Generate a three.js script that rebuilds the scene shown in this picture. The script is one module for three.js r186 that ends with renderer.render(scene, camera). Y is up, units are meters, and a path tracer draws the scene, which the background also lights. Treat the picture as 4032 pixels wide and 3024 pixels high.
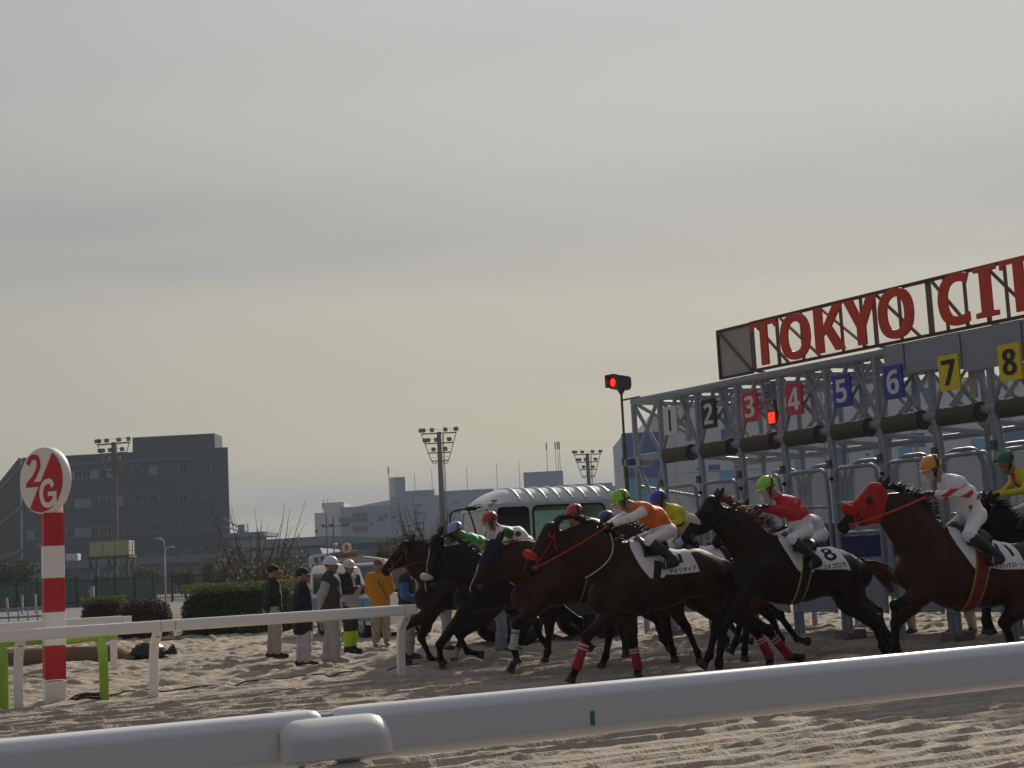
import * as THREE from 'three';
import { mergeGeometries, mergeVertices, toCreasedNormals } from 'three/addons/utils/BufferGeometryUtils.js';
import { RoundedBoxGeometry } from 'three/addons/geometries/RoundedBoxGeometry.js';
import { ImprovedNoise } from 'three/addons/math/ImprovedNoise.js';
import { TextGeometry } from 'three/addons/geometries/TextGeometry.js';
import { FontLoader } from 'three/addons/loaders/FontLoader.js';

// ------------------------------------------------------------ camera, sky, sun
// world: X runs along the track (to the right), Z across it (far side negative), metres
const scene = new THREE.Scene();
const camera = new THREE.PerspectiveCamera(29.66, 4 / 3, 0.1, 2500);
camera.rotation.order = 'YXZ';
camera.position.set(0, 1.6, 0);
const YAW = -26.3 * Math.PI / 180;
camera.rotation.set(7 * Math.PI / 180, YAW, -0.052);
const renderer = new THREE.WebGLRenderer({ antialias: true });
renderer.toneMapping = THREE.LinearToneMapping;
renderer.toneMappingExposure = 1.0;
renderer.shadowMap.enabled = true;

const sunDir = new THREE.Vector3(0.6175, 0.5, -0.607).normalize();
const pn = new ImprovedNoise();
const fbm = (x, y, z, o = 4) => { let s = 0, a = 0.5; for (let i = 0; i < o; i++) { s += a * pn.noise(x, y, z); x *= 2.03; y *= 2.03; z *= 2.03; a *= 0.5; } return s; };
const smooth = (a, b, x) => { const t = Math.min(1, Math.max(0, (x - a) / (b - a))); return t * t * (3 - 2 * t); };
const mix = (a, b, t) => a + (b - a) * t;
function makeSky() {
  const W = 1536, H = 768, d = new Float32Array(W * H * 4), p = new THREE.Vector3();
  for (let j = 0; j < H; j++) for (let i = 0; i < W; i++) {
    const lat = ((j + 0.5) / H - 0.5) * Math.PI, lon = ((i + 0.5) / W - 0.5) * 2 * Math.PI;
    p.set(Math.cos(lat) * Math.cos(lon), Math.sin(lat), Math.cos(lat) * Math.sin(lon));
    const e = Math.max(0, p.y), c = p.dot(sunDir);
    // veil of thin stratus: bright by forward scattering on the sun's side, bluer and duller away from it
    const fs = Math.pow(Math.max(0, 0.5 + 0.5 * c), 3.2);
    // the cloud sheet lies on a plane overhead, so the bands close up towards the horizon
    const q = 1 / (e + 0.10), cx = p.x * q, cz = p.z * q;
    const along = cx * 0.897 + cz * 0.443, depth = cx * 0.443 - cz * 0.897;
    const band = fbm(along * 0.13 + 3.1, depth * 0.50 + 2.35, 0.4, 5), puff = fbm(along * 0.42 + 9, depth * 0.8, 4.2, 5);
    const lowBand = Math.exp(-(((depth - 3.25 - 0.22 * along + 0.5 * puff) / 0.42) ** 2)) * smooth(1.6, -0.8, along);
    const cl = smooth(-0.42, 0.34, band * 1.05 + puff * 0.35 - 0.26 * lowBand);
    const lum = 0.19 + 0.355 * fs;
    const k = lum * mix(0.76, 1.06, cl);
    const warm = (smooth(0.44, 0.02, e) * 0.85 + 0.1) * mix(0.3, 1, cl);
    const blue = 1 - smooth(0.25, 0.85, fs);
    const th = mix(0.35, 1, cl);
    let r = k * mix(1, 0.87, blue) * mix(1.0, 1.045, warm), g = k * mix(1, 0.93, blue) * mix(1, 0.98, warm), b = k * mix(1.02, 0.75, warm) * mix(1, 1.12, blue) * mix(1.04, 1, th);
    if (p.y < 0) { r = 0.20; g = 0.18; b = 0.15; }
    const o = (j * W + i) * 4; d[o] = r; d[o + 1] = g; d[o + 2] = b; d[o + 3] = 1;
  }
  const t = new THREE.DataTexture(d, W, H, THREE.RGBAFormat, THREE.FloatType);
  t.mapping = THREE.EquirectangularReflectionMapping; t.magFilter = t.minFilter = THREE.LinearFilter; t.wrapS = THREE.RepeatWrapping; t.needsUpdate = true;
  return t;
}
scene.background = scene.environment = makeSky();
const sun = new THREE.DirectionalLight(new THREE.Color().setRGB(1, 0.90, 0.76), 4.0);
sun.position.copy(sunDir).multiplyScalar(80).add(new THREE.Vector3(12, 0, -20));
sun.target.position.set(12, 0, -20);
sun.castShadow = true; sun.shadow.radius = 3; sun.shadow.mapSize.set(4096, 4096);
Object.assign(sun.shadow.camera, { left: -40, right: 40, top: 40, bottom: -40, near: 1, far: 250 });
scene.add(sun, sun.target);

// ------------------------------------------------------------ helpers
let seed = 12345;
const rnd = () => { seed = (seed * 1664525 + 1013904223) >>> 0; return seed / 4294967296; };
const rr = (a, b) => a + (b - a) * rnd();
const V = (x, y, z) => new THREE.Vector3(x, y, z);
const names = {};
function numbered(n) { names[n] = (names[n] ?? -1) + 1; return names[n] ? `${n}_${String(names[n]).padStart(3, '0')}` : n; }
function tag(o, label, category, group) { o.userData.label = label; o.userData.category = category; if (group) o.userData.group = group; return o; }
function thing(name, label, category, pos = [0, 0, 0], turn = 0, group) {
  const o = new THREE.Group(); o.name = numbered(name); o.position.set(...pos); o.rotation.y = turn; scene.add(o); return tag(o, label, category, group);
}
function mesh(name, geo, mat, parent) {
  const m = new THREE.Mesh(Array.isArray(geo) ? merge(geo) : geo, mat); m.name = parent ? name : numbered(name);
  m.castShadow = m.receiveShadow = true; (parent || scene).add(m); return m;
}
function struct(name, geo, mat) { const m = mesh(name, geo, mat); m.userData.kind = 'structure'; return m; }
function merge(list) {
  const any = list.some(g => g.attributes.color);
  return mergeGeometries(list.map(g => {
    let n = g.index ? g.toNonIndexed() : g.clone();
    for (const k of Object.keys(n.attributes)) if (!['position', 'normal', 'uv', 'color'].includes(k)) n.deleteAttribute(k);
    if (!n.attributes.uv) n.setAttribute('uv', new THREE.BufferAttribute(new Float32Array(n.attributes.position.count * 2), 2));
    if (!n.attributes.normal) n.computeVertexNormals();
    if (any && !n.attributes.color) n.setAttribute('color', new THREE.BufferAttribute(new Float32Array(n.attributes.position.count * 3).fill(1), 3));
    n.groups.length = 0; n.morphAttributes = {};
    return n;
  }));
}
function copyOf(o, label, group) { const c = o.clone(); c.name = numbered(o.name.replace(/_\d{3}$/, '')); c.userData = { ...o.userData }; if (label) c.userData.label = label; if (group) c.userData.group = group; scene.add(c); return c; }
const lin = (r, g, b) => new THREE.Color().setRGB(r, g, b);
const mat = (c, roughness = 0.8, o = {}) => new THREE.MeshStandardMaterial({ color: Array.isArray(c) ? lin(...c) : c, roughness, ...o });
const phys = (c, roughness = 0.5, o = {}) => new THREE.MeshPhysicalMaterial({ color: Array.isArray(c) ? lin(...c) : c, roughness, ...o });
// box from its size and centre; uv in metres
function bx(w, h, d, x = 0, y = 0, z = 0, ry = 0) {
  const g = new THREE.BoxGeometry(w, h, d), u = g.attributes.uv, s = [[d, h], [d, h], [w, d], [w, d], [w, h], [w, h]];
  for (let f = 0; f < 6; f++) for (let k = 0; k < 4; k++) u.setXY(f * 4 + k, u.getX(f * 4 + k) * s[f][0], u.getY(f * 4 + k) * s[f][1]);
  if (ry) g.rotateY(ry); return g.translate(x, y, z);
}
function rbx(w, h, d, r, x = 0, y = 0, z = 0, seg = 2) { return new RoundedBoxGeometry(w, h, d, seg, Math.min(r, w / 2.02, h / 2.02, d / 2.02)).translate(x, y, z); }
const UP = V(0, 1, 0);
// tapered round bar between two points
function bar(a, b, r0, r1 = r0, n = 8, open = false) {
  a = Array.isArray(a) ? V(...a) : a; b = Array.isArray(b) ? V(...b) : b;
  const L = a.distanceTo(b), g = new THREE.CylinderGeometry(r1, r0, L, n, 1, open);
  g.applyQuaternion(new THREE.Quaternion().setFromUnitVectors(UP, b.clone().sub(a).normalize()));
  return g.translate((a.x + b.x) / 2, (a.y + b.y) / 2, (a.z + b.z) / 2);
}
// square bar between two points
function sbar(a, b, w, d = w) {
  a = V(...a); b = V(...b); const L = a.distanceTo(b), g = new THREE.BoxGeometry(w, L, d);
  g.applyQuaternion(new THREE.Quaternion().setFromUnitVectors(UP, b.clone().sub(a).normalize()));
  return g.translate((a.x + b.x) / 2, (a.y + b.y) / 2, (a.z + b.z) / 2);
}
function tube(pts, r, n = 6, seg) { const c = new THREE.CatmullRomCurve3(pts.map(p => Array.isArray(p) ? V(...p) : p)); return new THREE.TubeGeometry(c, seg || pts.length * 4, r, n, false); }
function lathe(pr, n = 16) { return new THREE.LatheGeometry(pr.map(p => new THREE.Vector2(...p)), n); }
function ball(r, x, y, z, sx = 1, sy = 1, sz = 1, n = 12) { return new THREE.SphereGeometry(r, n, Math.max(6, n * 0.7 | 0)).scale(sx, sy, sz).translate(x, y, z); }
// prism along Z from an outline in X/Y
function prism(pts, d, bevel = 0, hole) {
  const s = new THREE.Shape(pts.map(p => new THREE.Vector2(...p)));
  for (const h of hole || []) s.holes.push(new THREE.Path(h.map(p => new THREE.Vector2(...p))));
  return new THREE.ExtrudeGeometry(s, { depth: d - 2 * bevel, bevelEnabled: bevel > 0, bevelSize: bevel, bevelThickness: bevel, bevelSegments: 2, bevelOffset: -bevel, curveSegments: 10 }).translate(0, 0, -d / 2 + bevel);
}
function colorize(g, fn) { const p = g.attributes.position, c = new Float32Array(p.count * 3); for (let i = 0; i < p.count; i++) c.set(fn(p.getX(i), p.getY(i), p.getZ(i)), i * 3); g.setAttribute('color', new THREE.BufferAttribute(c, 3)); return g; }
function dataTex(n, fn, srgb, rep) {
  const d = new Uint8Array(n * n * 4);
  for (let j = 0; j < n; j++) for (let i = 0; i < n; i++) { const v = fn(i / n, j / n, i, j), o = (j * n + i) * 4; if (Array.isArray(v)) { d[o] = v[0]; d[o + 1] = v[1]; d[o + 2] = v[2]; d[o + 3] = v[3] ?? 255; } else { d[o] = d[o + 1] = d[o + 2] = v; d[o + 3] = 255; } }
  const t = new THREE.DataTexture(d, n, n); t.wrapS = t.wrapT = THREE.RepeatWrapping; t.magFilter = THREE.LinearFilter; t.minFilter = THREE.LinearMipmapLinearFilter; t.generateMipmaps = true;
  if (srgb) t.colorSpace = THREE.SRGBColorSpace; if (rep) t.repeat.set(rep, rep); t.needsUpdate = true; return t;
}
// tileable noise (value lattice)
function tileNoise(u, v, f, s) {
  const x = u * f, y = v * f, x0 = Math.floor(x), y0 = Math.floor(y), fx = x - x0, fy = y - y0;
  const h = (a, b) => { a = ((a % f) + f) % f; b = ((b % f) + f) % f; let n = (a * 374761393 + b * 668265263 + s * 982451653) | 0; n = Math.imul(n ^ (n >>> 13), 1274126177); return ((n ^ (n >>> 16)) >>> 0) / 4294967296; };
  const sx = fx * fx * (3 - 2 * fx), sy = fy * fy * (3 - 2 * fy);
  return mix(mix(h(x0, y0), h(x0 + 1, y0), sx), mix(h(x0, y0 + 1), h(x0 + 1, y0 + 1), sx), sy);
}
const grain = dataTex(512, (u, v) => 255 * (0.3 * tileNoise(u, v, 16, 1) + 0.3 * tileNoise(u, v, 64, 2) + 0.4 * tileNoise(u, v, 220, 3)));

// ------------------------------------------------------------ distance-field modelling (bodies)
// capsule {a,b,ra,rb,zs,k}: zs flattens it sideways about z = zc
const cap = (a, b, ra, rb, zs = 1, k = 0.05, t = 0) => ({ a, b, ra, rb, zs, k, t, zc: zs === 1 ? 0 : (a[2] + b[2]) / 2 });
function capD(p, x, y, z) {
  const zs = p.zs, z1 = (z - p.zc) * zs, az = (p.a[2] - p.zc) * zs, bz = (p.b[2] - p.zc) * zs;
  const bax = p.b[0] - p.a[0], bay = p.b[1] - p.a[1], baz = bz - az, pax = x - p.a[0], pay = y - p.a[1], paz = z1 - az;
  let h = (pax * bax + pay * bay + paz * baz) / (bax * bax + bay * bay + baz * baz + 1e-9); h = h < 0 ? 0 : h > 1 ? 1 : h;
  const dx = pax - bax * h, dy = pay - bay * h, dz = paz - baz * h;
  return Math.sqrt(dx * dx + dy * dy + dz * dz) - (p.ra + (p.rb - p.ra) * h);
}
const smin = (a, b, k) => { const h = Math.max(k - Math.abs(a - b), 0) / k; return Math.min(a, b) - h * h * k * 0.25; };
function sdf(prims, x, y, z) { let d = 1e3; for (const p of prims) d = smin(d, capD(p, x, y, z), p.k); return d; }
function sdfMesh(prims, cell, opt = {}) {
  const lo = [1e9, 1e9, 1e9], hi = [-1e9, -1e9, -1e9];
  for (const p of prims) for (const [q, r] of [[p.a, p.ra], [p.b, p.rb]]) for (let i = 0; i < 3; i++) { const R = i === 2 && p.zs < 1 ? r / p.zs : r; lo[i] = Math.min(lo[i], q[i] - R - 2 * cell); hi[i] = Math.max(hi[i], q[i] + R + 2 * cell); }
  const n = lo.map((l, i) => Math.ceil((hi[i] - l) / cell) + 2), [nx, ny, nz] = n, F = new Float32Array(nx * ny * nz).fill(1);
  for (const p of prims) {
    const m = p.k + 2.5 * cell, i0 = [], i1 = [];
    for (let i = 0; i < 3; i++) { const r = (i === 2 && p.zs < 1 ? Math.max(p.ra, p.rb) / p.zs : Math.max(p.ra, p.rb)) + m; i0[i] = Math.max(0, Math.floor((Math.min(p.a[i], p.b[i]) - r - lo[i]) / cell)); i1[i] = Math.min(n[i] - 1, Math.ceil((Math.max(p.a[i], p.b[i]) + r - lo[i]) / cell)); }
    for (let k = i0[2]; k <= i1[2]; k++) for (let j = i0[1]; j <= i1[1]; j++) for (let i = i0[0]; i <= i1[0]; i++) {
      const o = (k * ny + j) * nx + i, d = capD(p, lo[0] + i * cell, lo[1] + j * cell, lo[2] + k * cell);
      F[o] = smin(F[o], d, p.k);
    }
  }
  if (opt.mod) for (let k = 0, o = 0; k < nz; k++) for (let j = 0; j < ny; j++) for (let i = 0; i < nx; i++, o++) F[o] = opt.mod(F[o], lo[0] + i * cell, lo[1] + j * cell, lo[2] + k * cell);
  const idx = new Int32Array(nx * ny * nz).fill(-1), P = [], I = [], s1 = nx, s2 = nx * ny;
  const cr = [0, 1, s1, s1 + 1, s2, s2 + 1, s2 + s1, s2 + s1 + 1], E = [[0, 1], [2, 3], [4, 5], [6, 7], [0, 2], [1, 3], [4, 6], [5, 7], [0, 4], [1, 5], [2, 6], [3, 7]];
  for (let k = 0; k < nz - 1; k++) for (let j = 0; j < ny - 1; j++) for (let i = 0; i < nx - 1; i++) {
    const o = k * s2 + j * s1 + i; let mask = 0; for (let c = 0; c < 8; c++) if (F[o + cr[c]] < 0) mask |= 1 << c;
    if (mask === 0 || mask === 255) continue;
    let x = 0, y = 0, z = 0, m = 0;
    for (const [a, b] of E) { const A = (mask >> a) & 1, B = (mask >> b) & 1; if (A === B) continue; const fa = F[o + cr[a]], fb = F[o + cr[b]], t = fa / (fa - fb); x += mix(a & 1, b & 1, t); y += mix((a >> 1) & 1, (b >> 1) & 1, t); z += mix((a >> 2) & 1, (b >> 2) & 1, t); m++; }
    idx[o] = P.length / 3; P.push(lo[0] + (i + x / m) * cell, lo[1] + (j + y / m) * cell, lo[2] + (k + z / m) * cell);
  }
  for (let k = 1; k < nz - 1; k++) for (let j = 1; j < ny - 1; j++) for (let i = 1; i < nx - 1; i++) {
    const o = k * s2 + j * s1 + i, a = F[o] < 0;
    for (const [st, u, v] of [[1, s1, s2], [s1, s2, 1], [s2, 1, s1]]) {
      const b = F[o + st] < 0; if (a === b) continue;
      const q = [idx[o], idx[o - u], idx[o - u - v], idx[o - v]]; if (q.some(t => t < 0)) continue;
      if (a) I.push(q[0], q[1], q[2], q[0], q[2], q[3]); else I.push(q[0], q[2], q[1], q[0], q[3], q[2]);
    }
  }
  const g = new THREE.BufferGeometry(); g.setAttribute('position', new THREE.Float32BufferAttribute(P, 3)); g.setIndex(I); g.computeVertexNormals();
  g.setAttribute('uv', new THREE.Float32BufferAttribute(new Float32Array(P.length / 3 * 2), 2));
  for (let i = 0; i < P.length / 3; i++) g.attributes.uv.setXY(i, P[3 * i], P[3 * i + 1]);
  if (opt.color) colorize(g, opt.color);
  return g;
}
// closed sheet from two matching point grids (outer and inner skin)
function thickSheet(out, inn, uvf, colf) {
  const nu = out.length, nv = out[0].length, P = [], U = [], Cc = [], I = [], id = (s, i, j) => s * nu * nv + i * nv + j;
  for (const s of [out, inn]) for (let i = 0; i < nu; i++) for (let j = 0; j < nv; j++) { P.push(...s[i][j]); const uv = uvf ? uvf(i, j) : [i / (nu - 1), j / (nv - 1)]; U.push(...uv); if (colf) Cc.push(...colf(i, j)); }
  for (let i = 0; i < nu - 1; i++) for (let j = 0; j < nv - 1; j++) { I.push(id(0, i, j), id(0, i, j + 1), id(0, i + 1, j), id(0, i + 1, j), id(0, i, j + 1), id(0, i + 1, j + 1)); I.push(id(1, i, j), id(1, i + 1, j), id(1, i, j + 1), id(1, i + 1, j), id(1, i + 1, j + 1), id(1, i, j + 1)); }
  const edge = (a, b) => { I.push(id(0, ...a), id(1, ...a), id(0, ...b), id(0, ...b), id(1, ...a), id(1, ...b)); };
  for (let i = 0; i < nu - 1; i++) { edge([i + 1, 0], [i, 0]); edge([i, nv - 1], [i + 1, nv - 1]); }
  for (let j = 0; j < nv - 1; j++) { edge([0, j], [0, j + 1]); edge([nu - 1, j + 1], [nu - 1, j]); }
  const g = new THREE.BufferGeometry(); g.setAttribute('position', new THREE.Float32BufferAttribute(P, 3)); g.setAttribute('uv', new THREE.Float32BufferAttribute(U, 2));
  if (colf) g.setAttribute('color', new THREE.Float32BufferAttribute(Cc, 3)); g.setIndex(I); g.computeVertexNormals(); return g;
}
// rotation that carries local +Y onto dir
const aim = (g, from, dir) => { g.applyQuaternion(new THREE.Quaternion().setFromUnitVectors(UP, dir.clone().normalize())); return g.translate(from.x, from.y, from.z); };
const font = await new FontLoader().loadAsync('fonts/droid/droid_sans_bold.typeface.json');
// raised lettering, centred; faces +Z
function text(str, h, depth, sx = 1) {
  const g = new TextGeometry(str, { font, size: h, depth, curveSegments: 5, bevelEnabled: false }); g.computeBoundingBox(); const b = g.boundingBox;
  g.translate(-(b.min.x + b.max.x) / 2, -(b.min.y + b.max.y) / 2, 0); const s = h / (b.max.y - b.min.y); g.scale(s * sx, s, 1); return g;
}
// ------------------------------------------------------------ ground: one sheet of raked sand
const sandCol = dataTex(1024, (u, v) => {
  const n = 0.5 * tileNoise(u, v, 6, 4) + 0.3 * tileNoise(u, v, 40, 5) + 0.2 * tileNoise(u, v, 300, 6), m = tileNoise(u, v, 512, 7);
  const k = 0.84 + 0.22 * n + 0.14 * (m - 0.5); return [212 * k, 197 * k, 178 * k];
}, true);
const sandBump = dataTex(1024, (u, v) => 255 * (0.35 * tileNoise(u, v, 48, 11) + 0.35 * tileNoise(u, v, 150, 12) + 0.3 * tileNoise(u, v, 420, 13)));
for (const t of [sandCol, sandBump]) t.repeat.set(0.28, 0.28);
const sandMat = mat([0.60, 0.60, 0.60], 1, { map: sandCol, bumpMap: sandBump, bumpScale: 0.016 });
// hoof and foot prints scattered over the sand
const prints = [];
for (let i = 0; i < 1100; i++) prints.push([rr(-2, 30), rr(7, 20.2), rr(0.05, 0.12), rr(0.015, 0.05), 0]);
for (let i = 0; i < 7500; i++) prints.push([rr(0, 34), rr(20.8, 44), rr(0.07, 0.2), rr(0.015, 0.06), 1]);
const pcell = new Map();
for (const p of prints) { const k = Math.floor(p[0]) + ',' + Math.floor(p[1]); if (!pcell.has(k)) pcell.set(k, []); pcell.get(k).push(p); }
function sandH(x, g) {
  if (g < 4.5 || g > 60 || x < -8 || x > 45) return 0;
  const fade = smooth(60, 44, g) * smooth(4.5, 6, g) * smooth(-8, -5, x) * smooth(45, 38, x);
  const near = smooth(21.2, 19.8, g);
  // harrow lines run with the track
  const wob = 0.06 * pn.noise(x * 0.2, g * 0.5, 3.3) + 0.012 * pn.noise(x * 4, g * 4, 1.3), ph = (g + wob) / 0.13, ph2 = (g + wob * 1.3) / 0.34 + 0.4 * pn.noise(x * 0.1, g * 2, 6);
  const amp = 0.45 + 0.9 * Math.abs(pn.noise(x * 0.18 + 7, g * 1.1, 8.1));
  let h = near * (0.009 * amp * Math.sin(ph * 6.283) + 0.085 * (amp - 0.15) * (0.5 - (ph2 - Math.floor(ph2))));
  h += near * (0.010 * pn.noise(x * 3.5, g * 12, 1.7) + 0.008 * pn.noise(x * 1.2, g * 3.4, 5.1) + 0.005 * pn.noise(x * 14, g * 24, 2.2));
  h += (1 - near) * (0.022 * pn.noise(x * 0.9, g * 1.9, 9.5) + 0.028 * pn.noise(x * 2.4, g * 5.2, 2.6) + 0.016 * pn.noise(x * 7, g * 12, 4.4));
  const ix = Math.floor(x), ig = Math.floor(g);
  for (let a = -1; a <= 1; a++) for (let b = -1; b <= 1; b++) for (const p of pcell.get((ix + a) + ',' + (ig + b)) || []) {
    const dx = (x - p[0]) / (p[2] * 1.7), dg = (g - p[1]) / p[2], q = dx * dx + dg * dg; if (q > 6) continue;
    h += p[3] * (-Math.exp(-q * 1.6) + 0.55 * Math.exp(-5 * (Math.sqrt(q) - 1.35) ** 2));
  }
  return h * fade;
}
{
  const xs = [], gs = [];
  for (const v of [-900, -400, -200, -100, -50, -25, -14]) xs.push(v);
  for (let v = -8; v < 30; v += 0.075) xs.push(v);
  for (let v = 30; v < 46; v += 0.4) xs.push(v);
  for (const v of [50, 60, 80, 120, 200, 400, 1200]) xs.push(v);
  for (const v of [-300, -100, -30, -5, 2]) gs.push(v);
  let v = 4.5; while (v < 62) { gs.push(v); v += v < 6 ? 0.1 : v < 21 ? 0.028 : v < 30 ? 0.05 : v < 45 ? 0.1 : 0.4; }
  for (const q of [70, 85, 110, 150, 220, 350, 600, 1200]) gs.push(q);
  const nx = xs.length, ng = gs.length, P = new Float32Array(nx * ng * 3), U = new Float32Array(nx * ng * 2), I = new Uint32Array((nx - 1) * (ng - 1) * 6);
  for (let j = 0, o = 0; j < ng; j++) for (let i = 0; i < nx; i++, o++) { P[o * 3] = xs[i]; P[o * 3 + 1] = sandH(xs[i], gs[j]); P[o * 3 + 2] = -gs[j]; U[o * 2] = xs[i]; U[o * 2 + 1] = gs[j]; }
  for (let j = 0, o = 0; j < ng - 1; j++) for (let i = 0; i < nx - 1; i++) { const a = j * nx + i; I.set([a, a + 1, a + nx, a + 1, a + nx + 1, a + nx], o); o += 6; }
  const g = new THREE.BufferGeometry(); g.setAttribute('position', new THREE.BufferAttribute(P, 3)); g.setAttribute('uv', new THREE.BufferAttribute(U, 2)); g.setIndex(new THREE.BufferAttribute(I, 1)); g.computeVertexNormals();
  struct('ground', g, sandMat);
  // dry infield turf behind the sand, and the hard standing beyond it
  const turf = dataTex(512, (u, v) => { const n = 0.5 * tileNoise(u, v, 12, 21) + 0.5 * tileNoise(u, v, 160, 22); return [118 + 60 * n, 104 + 44 * n, 62 + 30 * n]; }, true); turf.repeat.set(0.4, 0.4);
  const strip = (name, x0, x1, g0, g1, y, m) => { const q = new THREE.PlaneGeometry(x1 - x0, g1 - g0, 1, 1).rotateX(-Math.PI / 2).translate((x0 + x1) / 2, y, -(g0 + g1) / 2); const uu = q.attributes.uv; for (let i = 0; i < uu.count; i++) uu.setXY(i, uu.getX(i) * (x1 - x0), uu.getY(i) * (g1 - g0)); return struct(name, q, m); };
  strip('apron', -80, 80, -30, 3.9, 0.03, mat([0.055, 0.055, 0.056], 0.95, { bumpMap: grain, bumpScale: 0.006 }));
  strip('infield_turf', -60, 60, 39, 66, 0.05, mat([0.8, 0.8, 0.8], 1, { map: turf, bumpMap: grain, bumpScale: 0.03 }));
  strip('service_road', -150, 200, 67, 104, 0.03, mat([0.16, 0.155, 0.15], 0.95, { bumpMap: grain, bumpScale: 0.01 }));
  strip('yard', -300, 400, 106, 700, 0.02, mat([0.10, 0.10, 0.10], 0.95));
}
// ------------------------------------------------------------ running rails
const whitePlastic = phys([0.80, 0.80, 0.81], 0.3, { clearcoat: 0.7, clearcoatRoughness: 0.07 });
const whitePaint = phys([0.80, 0.79, 0.78], 0.5);
const limePaint = phys([0.24, 0.42, 0.035], 0.5);
const darkRubber = mat([0.02, 0.018, 0.016], 0.8);
// a hollow-section rail lying along X: rounded outline w (Z) by h (Y), ends softened
function railGeo(x0, x1, w, h, r, soft = 0) {
  const rings = [], n = 10, out = [];
  const outline = s => { const o = [], a = w / 2 * s, b = h / 2 * s, q = Math.min(r * s, a, b); for (const [cx, cy, t0] of [[a - q, b - q, 0], [-(a - q), b - q, 1], [-(a - q), -(b - q), 2], [a - q, -(b - q), 3]]) for (let i = 0; i <= n; i++) { const t = (t0 + i / n) * Math.PI / 2; o.push([cx + q * Math.cos(t), cy + q * Math.sin(t)]); } return o; };
  const st = soft ? [[x0, 0.55], [x0 + soft * 0.12, 0.82], [x0 + soft * 0.45, 0.95], [x0 + soft, 1], [x1 - soft, 1], [x1 - soft * 0.45, 0.95], [x1 - soft * 0.12, 0.82], [x1, 0.55]] : [[x0, 1], [x1, 1]];
  const P = [], I = [], m = 4 * (n + 1);
  for (const [x, s] of st) for (const [z, y] of outline(s)) P.push(x, y, z);
  for (let k = 0; k < st.length - 1; k++) for (let i = 0; i < m; i++) { const a = k * m + i, b = k * m + (i + 1) % m; I.push(a, b, a + m, b, b + m, a + m); }
  const c0 = P.length / 3; P.push(x0, 0, 0); const c1 = c0 + 1; P.push(x1, 0, 0); const L = (st.length - 1) * m;
  for (let i = 0; i < m; i++) { I.push(c0, (i + 1) % m, i); I.push(c1, L + i, L + (i + 1) % m); }
  const g = new THREE.BufferGeometry(); g.setAttribute('position', new THREE.Float32BufferAttribute(P, 3)); g.setIndex(I);
  return toCreasedNormals(g, 0.9);
}
{ // the near rail in front of the camera
  const t = thing('running_rail', 'large glossy white running rail crossing the foreground with a joint cover', 'rail', [1.5, 0, -4.5]);
  const L = mesh('rail_section', railGeo(-6, -0.012, 0.10, 0.178, 0.05, 0.05).translate(0, 1.083, 0), whitePlastic, t);
  mesh('rail_section', railGeo(0.012, 7.5, 0.10, 0.178, 0.05, 0.05).translate(0, 1.083, 0), whitePlastic, t);
  mesh('rail_sleeve', railGeo(-0.2, 0.2, 0.074, 0.15, 0.036).translate(0, 1.083, 0), mat([0.25, 0.25, 0.25], 0.7), t);
  // joint cover: a shell with a domed top and a scooped front
  const cov = []; const cin = []; const NU = 22, NV = 22;
  for (let i = 0; i <= NU; i++) { const u = i / NU * 2 - 1, A = [], B = []; for (let j = 0; j <= NV; j++) {
    const v = j / NV, ends = Math.pow(Math.abs(u), 7), y = 1.163 - 0.125 * v - ends * 0.03 * (1 - v);
    const bulge = 0.066 * Math.pow(Math.sin(Math.min(1, v * 1.9) * Math.PI / 2), 0.75) * (1 - ends * 0.55) + 0.012 * v;
    A.push([u * 0.185 * (1 - 0.05 * (1 - v) * ends), y, 0.05 + bulge]); B.push([u * 0.18, y - 0.004, 0.047 + bulge * 0.55]); } cov.push(A); cin.push(B); }
  mesh('joint_cover', thickSheet(cov, cin).scale(1, 1, 1), phys([0.72, 0.72, 0.70], 0.35, { clearcoat: 0.3, clearcoatRoughness: 0.3 }), t).position.set(0.01, -0.015, 0);
  mesh('post', rbx(0.128, 1.0, 0.07, 0.015, 0.048, 0.50, 0.03), whitePlastic, t);
  mesh('bolt', bar([-0.085, 0.993, 0.02], [-0.085, 0.975, 0.02], 0.014, 0.006, 8), darkRubber, t);
  mesh('tape_mark', rbx(0.017, 0.048, 0.004, 0.0015, 0.94, 1.057, 0.0512), mat([0.05, 0.26, 0.12], 0.7), t);
  for (const x of [-4.2, 4.2]) mesh('post', rbx(0.135, 1.0, 0.07, 0.015, x, 0.48, 0.01), whitePlastic, t);
}
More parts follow.
